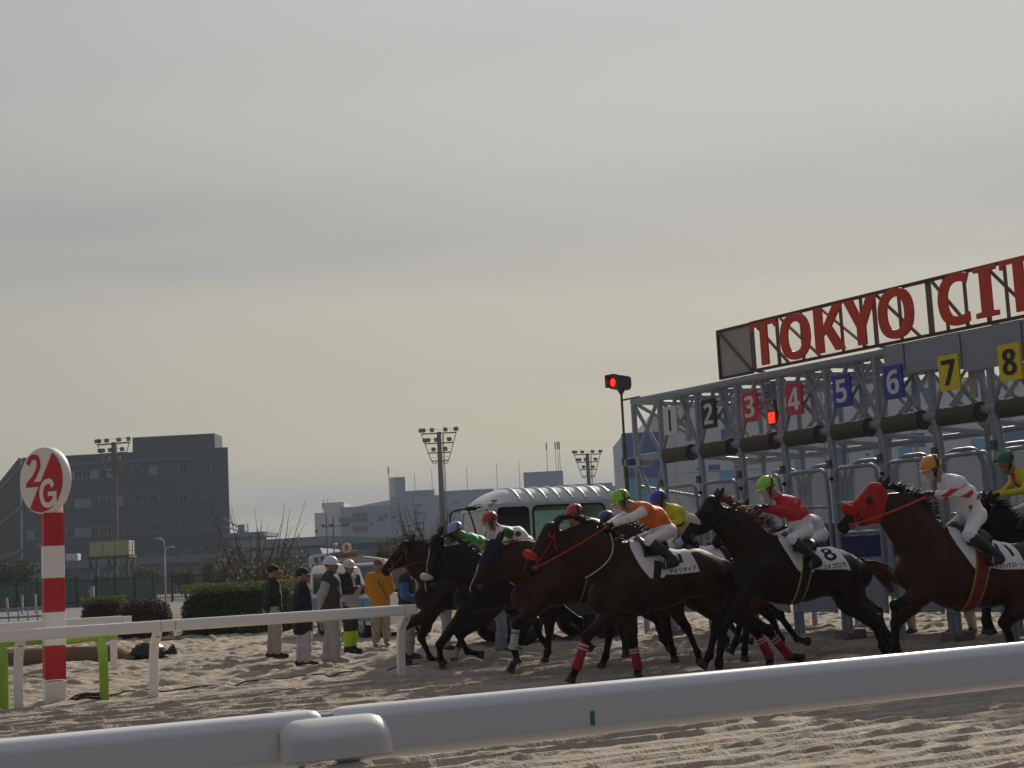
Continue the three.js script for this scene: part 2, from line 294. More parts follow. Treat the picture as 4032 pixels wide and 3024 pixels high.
// overhanging post: profile in Z/Y, lean > 0 throws the top towards the camera
function bentPost(y1, lean, w = 0.115, d = 0.10) {
  const c = [[0, -0.1], [0, 0.25], [0.02, 0.42], [0.10, 0.60], [0.28, 0.78], [0.72, 0.9], [1, 1]].map(([a, b]) => [a * lean, b < 0 ? b : b * y1]);
  const l = [], r = []; for (let i = 0; i < c.length; i++) { const p = c[Math.max(0, i - 1)], q = c[Math.min(c.length - 1, i + 1)], dx = q[0] - p[0], dy = q[1] - p[1], n = Math.hypot(dx, dy); l.push([c[i][0] - dy / n * d / 2, c[i][1] + dx / n * d / 2]); r.unshift([c[i][0] + dy / n * d / 2, c[i][1] - dx / n * d / 2]); }
  return prism([...l, ...r], w, 0.012).rotateY(-Math.PI / 2);
}
{
  const t = thing('running_rail', 'white running rail ending in the middle of the track beside the striped pole', 'rail', [5.3, 0, -20.78]);
  for (const [a, b] of [[-2.94, -0.82], [-0.81, -0.62], [-0.61, 2.80]]) mesh('rail_section', railGeo(a, b, 0.10, 0.158, 0.035).translate(0, 0.975, 0.33), whitePaint, t);
  mesh('rail_end', prism([[2.81, 0.898], [3.03, 0.915], [2.985, 1.054], [2.81, 1.054]], 0.10, 0.01).translate(0, 0, 0.33), whitePaint, t);
  for (const x of [-2.66, -0.85, 2.86]) { const p = mesh('post', bentPost(0.93, 0.33), whitePaint, t); p.position.x = x; mesh('socket', bx(0.042, 0.042, 0.02, 0, 0.845, 0.30), mat([0.06, 0.025, 0.012], 0.8), p); }
  const g = thing('running_rail', 'yellow green running rail behind the red and white striped pole', 'rail', [3.0, 0, -20.95]);
  mesh('rail_section', railGeo(-3.5, 1.02, 0.09, 0.085, 0.03).translate(0, 0.85, -0.22), limePaint, g);
  for (const x of [-0.52, 0.80, -2.6]) { const p = mesh('post', bentPost(0.86, -0.25), limePaint, g); p.position.x = x; }
  const f = thing('running_rail', 'far white rail stub across the left edge behind the lime rail', 'rail', [4, 0, -28.5]);
  mesh('rail_section', railGeo(-8, 1.52, 0.10, 0.14, 0.035).translate(0, 0.905, 0), whitePaint, f);
  mesh('rail_section', railGeo(1.53, 1.7, 0.10, 0.125, 0.035).translate(0, 0.9, 0), whitePaint, f);
  for (const x of [-5, -1.6, 1.36]) mesh('post', bentPost(0.86, 0.1), whitePaint, f).position.x = x;
}
{ // 2/G marker pole
  const t = thing('marker_pole', 'red and white striped marker pole with round 2 over G disc', 'marker pole', [3.145, 0, -21.0]);
  const red = phys([0.50, 0.018, 0.024], 0.55), wht = phys([0.82, 0.79, 0.76], 0.55), ys = [0, 0.335, 0.79, 1.25, 1.71, 2.155, 2.61];
  for (let i = 0; i < 6; i++) mesh('band', rbx(0.275 - (i === 5 ? 0.006 : 0), ys[i + 1] - ys[i] - 0.001, 0.275, 0.012, 0, (ys[i] + ys[i + 1]) / 2 - (i ? 0 : 0.02), 0), i % 2 ? red : wht, t);
  mesh('neck', rbx(0.10, 0.26, 0.16, 0.03, 0.09, 2.68, -0.02), wht, t);
  const d = new THREE.Group(); d.name = 'disc'; d.position.set(-0.09, 3.06, 0.03); d.rotation.y = -58 * Math.PI / 180; t.add(d);
  const rim = [[0, -0.075], [0.44, -0.075], [0.462, -0.055], [0.466, 0], [0.462, 0.055], [0.44, 0.075], [0, 0.075]];
  mesh('plate', lathe(rim, 48).rotateX(Math.PI / 2), wht, d);
  const half = new THREE.Shape(), a0 = 58 * Math.PI / 180; half.moveTo(0.437 * Math.cos(a0), 0.437 * Math.sin(a0)); half.absarc(0, 0, 0.437, a0, a0 - Math.PI, true); half.closePath();
  mesh('red_half', new THREE.ExtrudeGeometry(half, { depth: 0.005, bevelEnabled: false, curveSegments: 40 }).translate(0, 0, 0.075), red, d);
  const stroke = (pts, r, z) => { const c = new THREE.CatmullRomCurve3(pts.map(p => V(p[0], p[1], 0)), false, 'catmullrom', 0.5); const N = 40, l = [], q = []; for (let i = 0; i <= N; i++) { const p = c.getPoint(i / N), k = c.getTangent(i / N); l.push([p.x - k.y * r, p.y + k.x * r]); q.unshift([p.x + k.y * r, p.y - k.x * r]); } return prism([...l, ...q], 0.006).translate(0, 0, z); };
  mesh('numeral', [stroke([[-0.27, 0.24], [-0.20, 0.33], [-0.08, 0.32], [-0.05, 0.2], [-0.14, 0.06], [-0.27, -0.045]], 0.036, 0.079), prism([[-0.305, -0.08], [0.0, -0.08], [0.0, -0.012], [-0.305, -0.012]], 0.006).translate(0, 0, 0.0795)], red, d);
  mesh('letter', [stroke([[0.25, -0.09], [0.18, -0.02], [0.06, -0.05], [0.01, -0.17], [0.05, -0.31], [0.16, -0.35], [0.27, -0.29], [0.285, -0.21]], 0.036, 0.084), prism([[0.15, -0.225], [0.32, -0.225], [0.32, -0.165], [0.15, -0.165]], 0.006).translate(0, 0, 0.0845), prism([[0.255, -0.35], [0.32, -0.35], [0.32, -0.17], [0.255, -0.17]], 0.006).translate(0, 0, 0.0855)], wht, d);
}
{ // ground clutter by the pole
  const cableMat = mat([0.025, 0.014, 0.012], 0.7), P = [];
  for (let i = 0; i <= 60; i++) { const x = 3.7 + i * 0.083, g = 21.06 + 0.05 * Math.sin(i * 0.4) * Math.exp(-i / 20) + 0.3 * i / 60 + 0.008 * Math.sin(i * 0.9); let top = -1; for (let q = -4; q <= 4; q++) top = Math.max(top, sandH(x + q * 0.05, g)); P.push([x, top + 0.006, -g]); }
  tag(mesh('ground_cable', tube(P, 0.011, 6, 200), cableMat), 'dark cable lying along the sand below the white rail', 'cable');
  const co = []; for (let k = 0; k < 6; k++) { const Q = []; for (let i = 0; i <= 24; i++) { const a = i / 24 * 6.283, r = 0.21 + 0.05 * Math.sin(k * 2.1 + a * 2), x = 3.56 + (k % 3) * 0.03 + r * Math.cos(a + k), g = 21.03 + r * 0.6 * Math.sin(a + k) + k * 0.012; Q.push([x, sandH(x, g) + 0.018 + 0.012 * k, -g]); } co.push(tube(Q, 0.009, 5, 60)); }
  tag(mesh('cable_coil', co, cableMat), 'loosely coiled dark cable on the sand beside the striped pole', 'cable');
  // rolled ground sheet with a torn black skirt
  const t = thing('rolled_tarp', 'long brown rolled ground sheet with ragged black edge lying on sand', 'tarp', [4.75, 0, -31.5], -0.6);
  const ring = [], inn = []; const N = 60, M = 14;
  for (let i = 0; i <= N; i++) { const x = -6.3 + i / N * 8.1, A = [], B = []; for (let j = 0; j <= M; j++) { const a = Math.PI * j / M, r = 0.37 + 0.04 * pn.noise(x * 1.7, j * 0.5, 3) + 0.02 * pn.noise(x * 6, j, 7); const e = smooth(1.8, 1.2, x); A.push([x, Math.max(0, r * (0.4 + 0.6 * e) * Math.sin(a)) * 0.95, 0.30 * Math.cos(a)]); B.push([x, Math.max(0, r * (0.4 + 0.6 * e) * Math.sin(a)) * 0.95 - 0.02, 0.28 * Math.cos(a)]); } ring.push(A); inn.push(B); }
  mesh('roll', thickSheet(ring, inn), mat([0.17, 0.095, 0.045], 0.95, { bumpMap: grain, bumpScale: 0.01 }), t);
  const sk = [], sn = []; for (let i = 0; i <= 120; i++) { const x = -6.3 + i / 120 * 8.0, hgt = 0.07 + 0.07 * Math.abs(pn.noise(x * 2.3, 1, 5)) + 0.06 * Math.max(0, pn.noise(x * 7, 4, 2)), A = [], B = []; for (let j = 0; j <= 4; j++) { const v = j / 4, z = 0.40 - 0.12 * v + 0.03 * pn.noise(x * 5, j, 3); A.push([x, hgt * v + 0.005, z]); B.push([x, hgt * v, z - 0.015]); } sk.push(A); sn.push(B); }
  mesh('torn_skirt', thickSheet(sk, sn), phys([0.012, 0.012, 0.014], 0.35), t);
  const bag = new THREE.IcosahedronGeometry(0.22, 4); { const p = bag.attributes.position; for (let i = 0; i < p.count; i++) { const v = V().fromBufferAttribute(p, i), n = v.clone().normalize(); const k = 1 + 0.35 * pn.noise(n.x * 3 + 5, n.y * 3, n.z * 3) + 0.12 * pn.noise(n.x * 9, n.y * 9, n.z * 9); p.setXYZ(i, n.x * 0.27 * k, Math.max(-0.13, n.y * 0.16 * k), n.z * 0.2 * k); } }
  const knot = new THREE.ConeGeometry(0.1, 0.22, 7, 3).rotateZ(Math.PI / 2 + 0.35).translate(0.33, -0.02, 0.02);
  tag(mesh('plastic_bag', merge([mergeVertices(bag), knot]).scale(1.25, 1.25, 1.25).translate(6.42, 0.16, -30.45), phys([0.014, 0.014, 0.016], 0.3)), 'crumpled black plastic bag at the end of the brown roll', 'bag');
}
// ------------------------------------------------------------ starting gate
// local frame: -x faces the runners' way, z runs along the row of stalls towards the camera
const gatePaint = phys([0.25, 0.285, 0.33], 0.5), gateDark = phys([0.09, 0.105, 0.13], 0.5), navyPad = mat([0.012, 0.018, 0.09], 0.75), olive = mat([0.085, 0.08, 0.055], 0.85, { bumpMap: grain, bumpScale: 0.006 });
const signBrown = mat([0.075, 0.042, 0.036], 0.6), signRed = phys([0.62, 0.06, 0.03], 0.6);
{
  const G = thing('starting_gate', 'long grey steel starting gate with numbered stalls under a red lettered sign', 'starting gate', [16, 0, -20.79], 0.1244);
  const W = 1.155, N = 12, zk = k => -3.97 + W * k, zE = zk(N - 1), R = 2.7;
  const chord = (y, r, x = 0, z0 = -4.82) => mesh('chord_beam', bar([x, y, z0], [x, y, zE], r, r, 12), gatePaint, G);
  chord(4.74, 0.085); chord(3.58, 0.07, 0, -4.9); chord(4.74, 0.075, R); chord(3.45, 0.06, R); chord(4.66, 0.05, 1.35);
  mesh('end_bracket', [bx(0.36, 0.2, 0.42, 0.1, 3.51, -4.84), bx(0.3, 0.14, 0.05, 0.02, 3.51, -5.055)], gatePaint, G);
  mesh('end_recess', bx(0.02, 0.13, 0.2, -0.09, 3.51, -4.88), darkRubber, G);
  const brace = (a, b, r = 0.041) => mesh('brace', bar(a, b, r, r, 8), gatePaint, G);
  for (const x of [0, R]) mesh('upright_post', bar([x, 0, -4.82], [x, 4.74, -4.82], 0.06, 0.06, 10), gatePaint, G);
  brace([0, 4.7, -4.82], [0, 3.6, -4.0]); brace([0, 3.6, -4.82], [0, 4.7, -4.02]); brace([0, 3.5, -4.82], [0, 2.4, -4.2], 0.045); brace([0, 3.4, -3.97], [0, 2.1, -4.6], 0.045); brace([R, 4.7, -4.82], [R, 3.4, -3.97]); brace([0, 4.74, -4.82], [R, 3.5, -4.82]); brace([0, 4.74, -4.82], [R, 4.74, -4.82], 0.05); brace([0, 3.0, -4.8], [R, 2.6, -4.82], 0.04);
  for (let k = 0; k < N; k++) {
    const z = zk(k), m = z + W / 2;
    mesh('upright_post', bar([0, 0, z], [0, 4.74, z], 0.062, 0.062, 10), gatePaint, G);
    mesh('upright_post', bar([R, 0, z], [R, 4.74, z], 0.055, 0.055, 10), gatePaint, G);
    // wishbone leg under the pivot, and its collar
    mesh('front_leg', tube([[-0.02, 3.58, z], [-0.07, 3.35, z + 0.10], [-0.09, 3.0, z + 0.15], [-0.08, 2.2, z + 0.155], [-0.05, 0.1, z + 0.155]], 0.052, 8, 24), gatePaint, G);
    mesh('pivot_collar', [bar([0, 3.58, z - 0.09], [0, 3.58, z + 0.11], 0.105, 0.105, 12), bx(0.1, 0.05, 0.18, -0.02, 3.69, z)], gatePaint, G);
    mesh('latch', [bx(0.09, 0.10, 0.08, -0.1, 3.02, z + 0.02), bx(0.05, 0.04, 0.24, -0.1, 2.95, z + 0.06)], gateDark, G);
    brace([0, 4.74, z], [R, 4.74, z], 0.05); brace([0, 3.58, z], [R, 3.45, z], 0.045); brace([0, 4.7, z], [R * 0.5, 3.52, z]); brace([R, 4.7, z], [R * 0.5, 3.52, z]);
    mesh('stall_partition', rbx(R - 0.25, 1.35, 0.10, 0.04, R / 2, 1.35, z + 0.04), k % 2 ? navyPad : gatePaint, G);
    if (k === N - 1) continue;
    // web of the front truss: a W from pivot to pivot
    brace([0, 3.62, z], [0, 4.7, m - 0.06]); brace([0, 3.62, z + W], [0, 4.7, m + 0.06]); brace([0, 4.7, z], [0, 4.12, m], 0.028); brace([0, 4.7, z + W], [0, 4.12, m], 0.028);
    mesh('hanger', bx(0.05, 1.0, 0.12, 0.04, 4.28, m + 0.2), gatePaint, G);
    brace([R, 3.5, z], [R, 4.7, z + W]); brace([R, 4.7, z], [R, 3.5, z + W]); brace([0, 4.72, z], [R, 4.72, z + W], 0.03);
    mesh('roof_strip', bx(0.34, 0.03, W - 0.06, 0.5, 4.80, m), gatePaint, G); mesh('roof_strip', bx(0.4, 0.03, W - 0.06, 1.9, 4.80, m), gatePaint, G);
    // padded roll above the doors
    const pr = mesh('padded_roll', lathe([[0, -0.40], [0.1, -0.40], [0.148, -0.395], [0.150, -0.38], [0.152, -0.2], [0.148, 0], [0.153, 0.2], [0.15, 0.38], [0.146, 0.395], [0.1, 0.40], [0, 0.40]], 20).rotateX(Math.PI / 2), olive, G); pr.position.set(-0.03, 3.545, m - 0.03);
    mesh('roll_binding', new THREE.TorusGeometry(0.15, 0.012, 6, 24).translate(0, 0, 0.39), darkRubber, pr);
    // rear arch of the stall
    mesh('rear_arch', tube([[R, 1.2, z + 0.13], [R, 2.6, z + 0.13], [R, 3.0, z + 0.16], [R, 3.16, z + 0.32], [R, 3.18, m], [R, 3.16, z + W - 0.32], [R, 3.0, z + W - 0.16], [R, 2.6, z + W - 0.13], [R, 1.2, z + W - 0.13]], 0.06, 8, 48), gatePaint, G);
    // door: tube frame, wire panel, padded board
    const z0 = z + 0.17, z1 = z + W - 0.07, dx = -0.13, D = mesh('door', [tube([[dx, 0.45, z0], [dx, 2.80, z0], [dx, 2.90, z0 + 0.06], [dx, 2.91, z0 + 0.2], [dx, 2.91, z1 - 0.2], [dx, 2.90, z1 - 0.06], [dx, 2.80, z1], [dx, 0.45, z1]], 0.034, 8, 60), bar([dx, 2.32, z0], [dx, 2.26, z1], 0.026), bar([dx, 1.80, z0], [dx, 1.80, z1], 0.028), bar([dx, 0.5, z0], [dx, 0.5, z1], 0.028), bx(0.05, 2.42, 0.1, dx + 0.02, 1.7, z0 - 0.07)], gatePaint, G);
    const wires = []; for (let i = -28; i < 18; i++) for (const s of [1, -1]) { const c = i * 0.062, h = 1.06; let a0 = Math.max(0, s > 0 ? c : c), zz0 = z0 + 0.02, w = z1 - z0 - 0.04; // line: z = zz0 + t, y = y0 + s*(t - c)
      const y0 = s > 0 ? 1.83 : 2.89; let t0 = Math.max(0, c), t1 = Math.min(w, c + h); if (t1 - t0 < 0.02) continue; wires.push(bar([dx, y0 + s * (t0 - c), zz0 + t0], [dx, y0 + s * (t1 - c), zz0 + t1], 0.005, 0.005, 3, true)); }
    mesh('wire_mesh', wires, phys([0.34, 0.36, 0.38], 0.35, { metalness: 0.6 }), D).userData.kind = 'stuff';
    mesh('board', rbx(0.05, 0.36, z1 - z0 - 0.06, 0.02, dx - 0.01, 1.57, (z0 + z1) / 2), navyPad, D);
    mesh('board', rbx(0.04, 0.84, z1 - z0 - 0.06, 0.015, dx, 0.94, (z0 + z1) / 2), gatePaint, D);
    mesh('hinge', bar([dx - 0.02, 2.74, z0 - 0.075], [dx - 0.06, 2.74, z0 - 0.075], 0.035, 0.03, 10), darkRubber, D);
  }
  // number plates
  const cols = { w: [[0.62, 0.62, 0.6], [0.015, 0.012, 0.014]], k: [[0.016, 0.014, 0.012], [0.6, 0.6, 0.58]], r: [[0.50, 0.04, 0.05], [0.7, 0.68, 0.66]], b: [[0.045, 0.05, 0.32], [0.65, 0.66, 0.7]], y: [[0.72, 0.55, 0.015], [0.02, 0.017, 0.012]] };
  'wkrrbbyy'.split('').forEach((c, i) => {
    const z = (i - 3) * W, p = mesh('number_plate', [bx(0.04, 0.555, 0.40, -0.16, 4.215, z), bx(0.05, 0.03, 0.44, -0.13, 4.42, z), bx(0.12, 0.06, 0.2, -0.08, 4.3, z)], phys(cols[c][0], 0.45), G);
    const w = i === 0 ? 0.55 : 0.98;
    const g = i === 0 ? bx(0.055, 0.42, 0.005) : text(String(i + 1), 0.40, 0.006, w);
    mesh('numeral', g.rotateY(-Math.PI / 2).translate(-0.181 - (i === 0 ? 0.003 : 0), 4.215, z), phys(cols[c][1], 0.5), p);
  });
  // hanging fascia over the near stalls
  let fz = 2.12; for (const [w, b] of [[0.43, 4.36], [0.72, 4.32], [0.43, 4.24], [0.72, 4.19], [0.43, 4.2], [0.72, 4.18], [0.43, 4.18], [0.72, 4.18]]) { mesh('fascia_panel', bx(w > 0.5 ? 0.03 : 0.05, 4.83 - b, w - 0.012, w > 0.5 ? -0.105 : -0.12, (4.83 + b) / 2, fz + w / 2), gatePaint, G); fz += w; }
  // junction box under the sign
  mesh('junction_box', bx(0.12, 0.34, 0.2, -0.02, 4.46, -0.75), gatePaint, G); for (let i = 0; i < 6; i++) mesh('louvre', bx(0.02, 0.02, 0.16, -0.09, 4.34 + i * 0.045, -0.75), gateDark, G);
  // sign
  const top = 5.78, bot = 4.89, s0 = -1.17, s1 = 6.1, S = mesh('sign_screen', new THREE.PlaneGeometry(s1 - s0, top - bot).rotateY(-Math.PI / 2).translate(0, (top + bot) / 2, (s0 + s1) / 2), phys([0.55, 0.55, 0.52], 0.8, { transparent: true, opacity: 0.14, side: THREE.DoubleSide }), G);
  const sb = (a, b, w, n = 'sign_bar') => mesh(n, sbar(a, b, 0.05, w), signBrown, S);
  sb([0, top, s0], [0, top, s1], 0.055, 'sign_rail'); sb([0, bot, s0], [0, bot, s1], 0.05, 'sign_rail');
  for (const [z, w] of [[s0, 0.075], [-0.5, 0.05], [0.12, 0.035], [1.08, 0.035], [1.56, 0.035], [1.85, 0.06], [2.40, 0.035], [3.03, 0.085], [3.36, 0.035], [3.75, 0.035], [4.17, 0.06], [4.53, 0.035], [5.2, 0.06], [6.1, 0.07]]) sb([0.03, bot, z], [0.03, top, z], w);
  for (const [a, b] of [[-1.1, -0.3], [-0.42, 0.5], [0.6, 1.6], [1.9, 2.75], [3.1, 3.75], [4.2, 4.95], [5.2, 6.0]]) sb([0.06, top - 0.03, a], [0.06, bot + 0.03, b], 0.04);
  for (const z of [s0, 1.85, 4.17]) { sb([0.03, bot + 0.02, z], [0.7, bot - 0.12, z], 0.05); }
  const wing = mesh('sign_wing', [bx(0.03, 0.88, 0.90, 0.05, 5.325, -1.655)], phys([0.38, 0.37, 0.34], 0.75), G);
  for (const [a, b] of [[[0.02, 5.78, -2.11], [0.02, 5.78, -1.2]], [[0.02, 4.87, -2.11], [0.02, 4.87, -1.2]], [[0.02, 4.85, -2.11], [0.02, 5.8, -2.11]]]) mesh('wing_bar', sbar(a, b, 0.05, 0.045), signBrown, wing);
  mesh('wing_bar', sbar([0.012, 5.76, -2.08], [0.012, 4.92, -1.25], 0.05, 0.035), mat([0.15, 0.15, 0.145], 0.7), wing);
  const fit = (g, z0, z1, y0 = 4.935, y1 = 5.735) => { g.computeBoundingBox(); const b = g.boundingBox; g.translate(-(b.min.x + b.max.x) / 2, -(b.min.y + b.max.y) / 2, 0).scale((z1 - z0) / (b.max.x - b.min.x), (y1 - y0) / (b.max.y - b.min.y), 1); return g.rotateY(-Math.PI / 2).translate(-0.10, (y0 + y1) / 2, (z0 + z1) / 2); };
  const serifI = () => prism([[-1, -2], [1, -2], [1, -1.62], [0.48, -1.55], [0.48, 1.55], [1, 1.62], [1, 2], [-1, 2], [-1, 1.62], [-0.48, 1.55], [-0.48, -1.55], [-1, -1.62]], 0.045).translate(0, 0, 0.022);
  const serifT = () => prism([[-1, 2], [1, 2], [1.02, 1.3], [0.86, 1.3], [0.8, 1.62], [0.27, 1.62], [0.27, -2], [-0.27, -2], [-0.27, 1.62], [-0.8, 1.62], [-0.86, 1.3], [-1.02, 1.3]], 0.045).translate(0, 0, 0.022);
  for (const [ch, a, b, y0, y1] of [['T', -1.04, -0.36], ['O', -0.27, 0.47, 4.915, 5.745], ['K', 0.59, 1.28], ['Y', 1.31, 2.04], ['O', 2.07, 2.82, 4.92, 5.765], ['C', 3.34, 3.96, 4.93, 5.775], ['I', 4.06, 4.48, 4.97, 5.765], ['T', 4.56, 5.22, 4.95, 5.78], ['Y', 5.27, 5.97, 4.95, 5.77]])
    mesh('letter', fit(ch === 'I' ? serifI() : ch === 'T' ? serifT() : text(ch, 0.8, 0.045), a, b, y0, y1), signRed, S);
  // red signal lamps
  const redGlow = new THREE.MeshStandardMaterial({ color: lin(0.3, 0.01, 0.005), emissive: lin(1, 0.035, 0.01), emissiveIntensity: 1.6, roughness: 0.4 }), hood = mat([0.05, 0.05, 0.052], 0.6);
  mesh('lamp_mast', [bar([0, 0, -5.2], [0, 3.9, -5.2], 0.045, 0.045, 10), bar([0, 3.9, -5.2], [0, 5.02, -5.2], 0.026, 0.026, 8), bar([0, 4.83, -5.2], [0, 4.83, -4.6], 0.02), bx(0.06, 0.14, 0.05, -0.05, 3.55, -5.2)], signBrown, G);
  const lb = mesh('signal_lamp', [prism([[-0.20, 5.08], [0.14, 5.04], [0.19, 5.12], [0.19, 5.28], [0.14, 5.33], [-0.20, 5.36]], 0.26, 0.015).translate(0, 0, -5.2), bar([0, 4.95, -5.2], [0, 5.06, -5.2], 0.03, 0.09, 8), bx(0.12, 0.015, 0.25, -0.25, 5.355, -5.2), bx(0.12, 0.26, 0.015, -0.25, 5.23, -5.325)], hood, G);
  mesh('lens', ball(0.085, -0.205, 5.2, -5.2, 0.3, 1, 1), redGlow, lb);
  const l2 = mesh('signal_lamp', [bx(0.16, 0.25, 0.2, 0.03, 3.97, -0.72), bx(0.05, 0.6, 0.06, 0.05, 4.25, -0.72)], hood, G);
  mesh('lens', rbx(0.02, 0.2, 0.155, 0.008, -0.06, 3.965, -0.72), redGlow, l2);
  for (const [x, y, z] of [[-0.34, 5.2, -5.2], [-0.16, 3.965, -0.72]]) { const p = new THREE.PointLight(lin(1, 0.05, 0.02), 0.06, 0, 2); p.position.set(x, y, z); p.castShadow = true; p.shadow.radius = 3; G.add(p); p.name = 'lamp_light'; }
  // ballast feet
  for (let k = 0; k < N; k += 2) mesh('foot', rbx(0.5, 0.16, 0.3, 0.03, 0.1, 0.08, zk(k)), mat([0.2, 0.18, 0.15], 0.9), G);
}
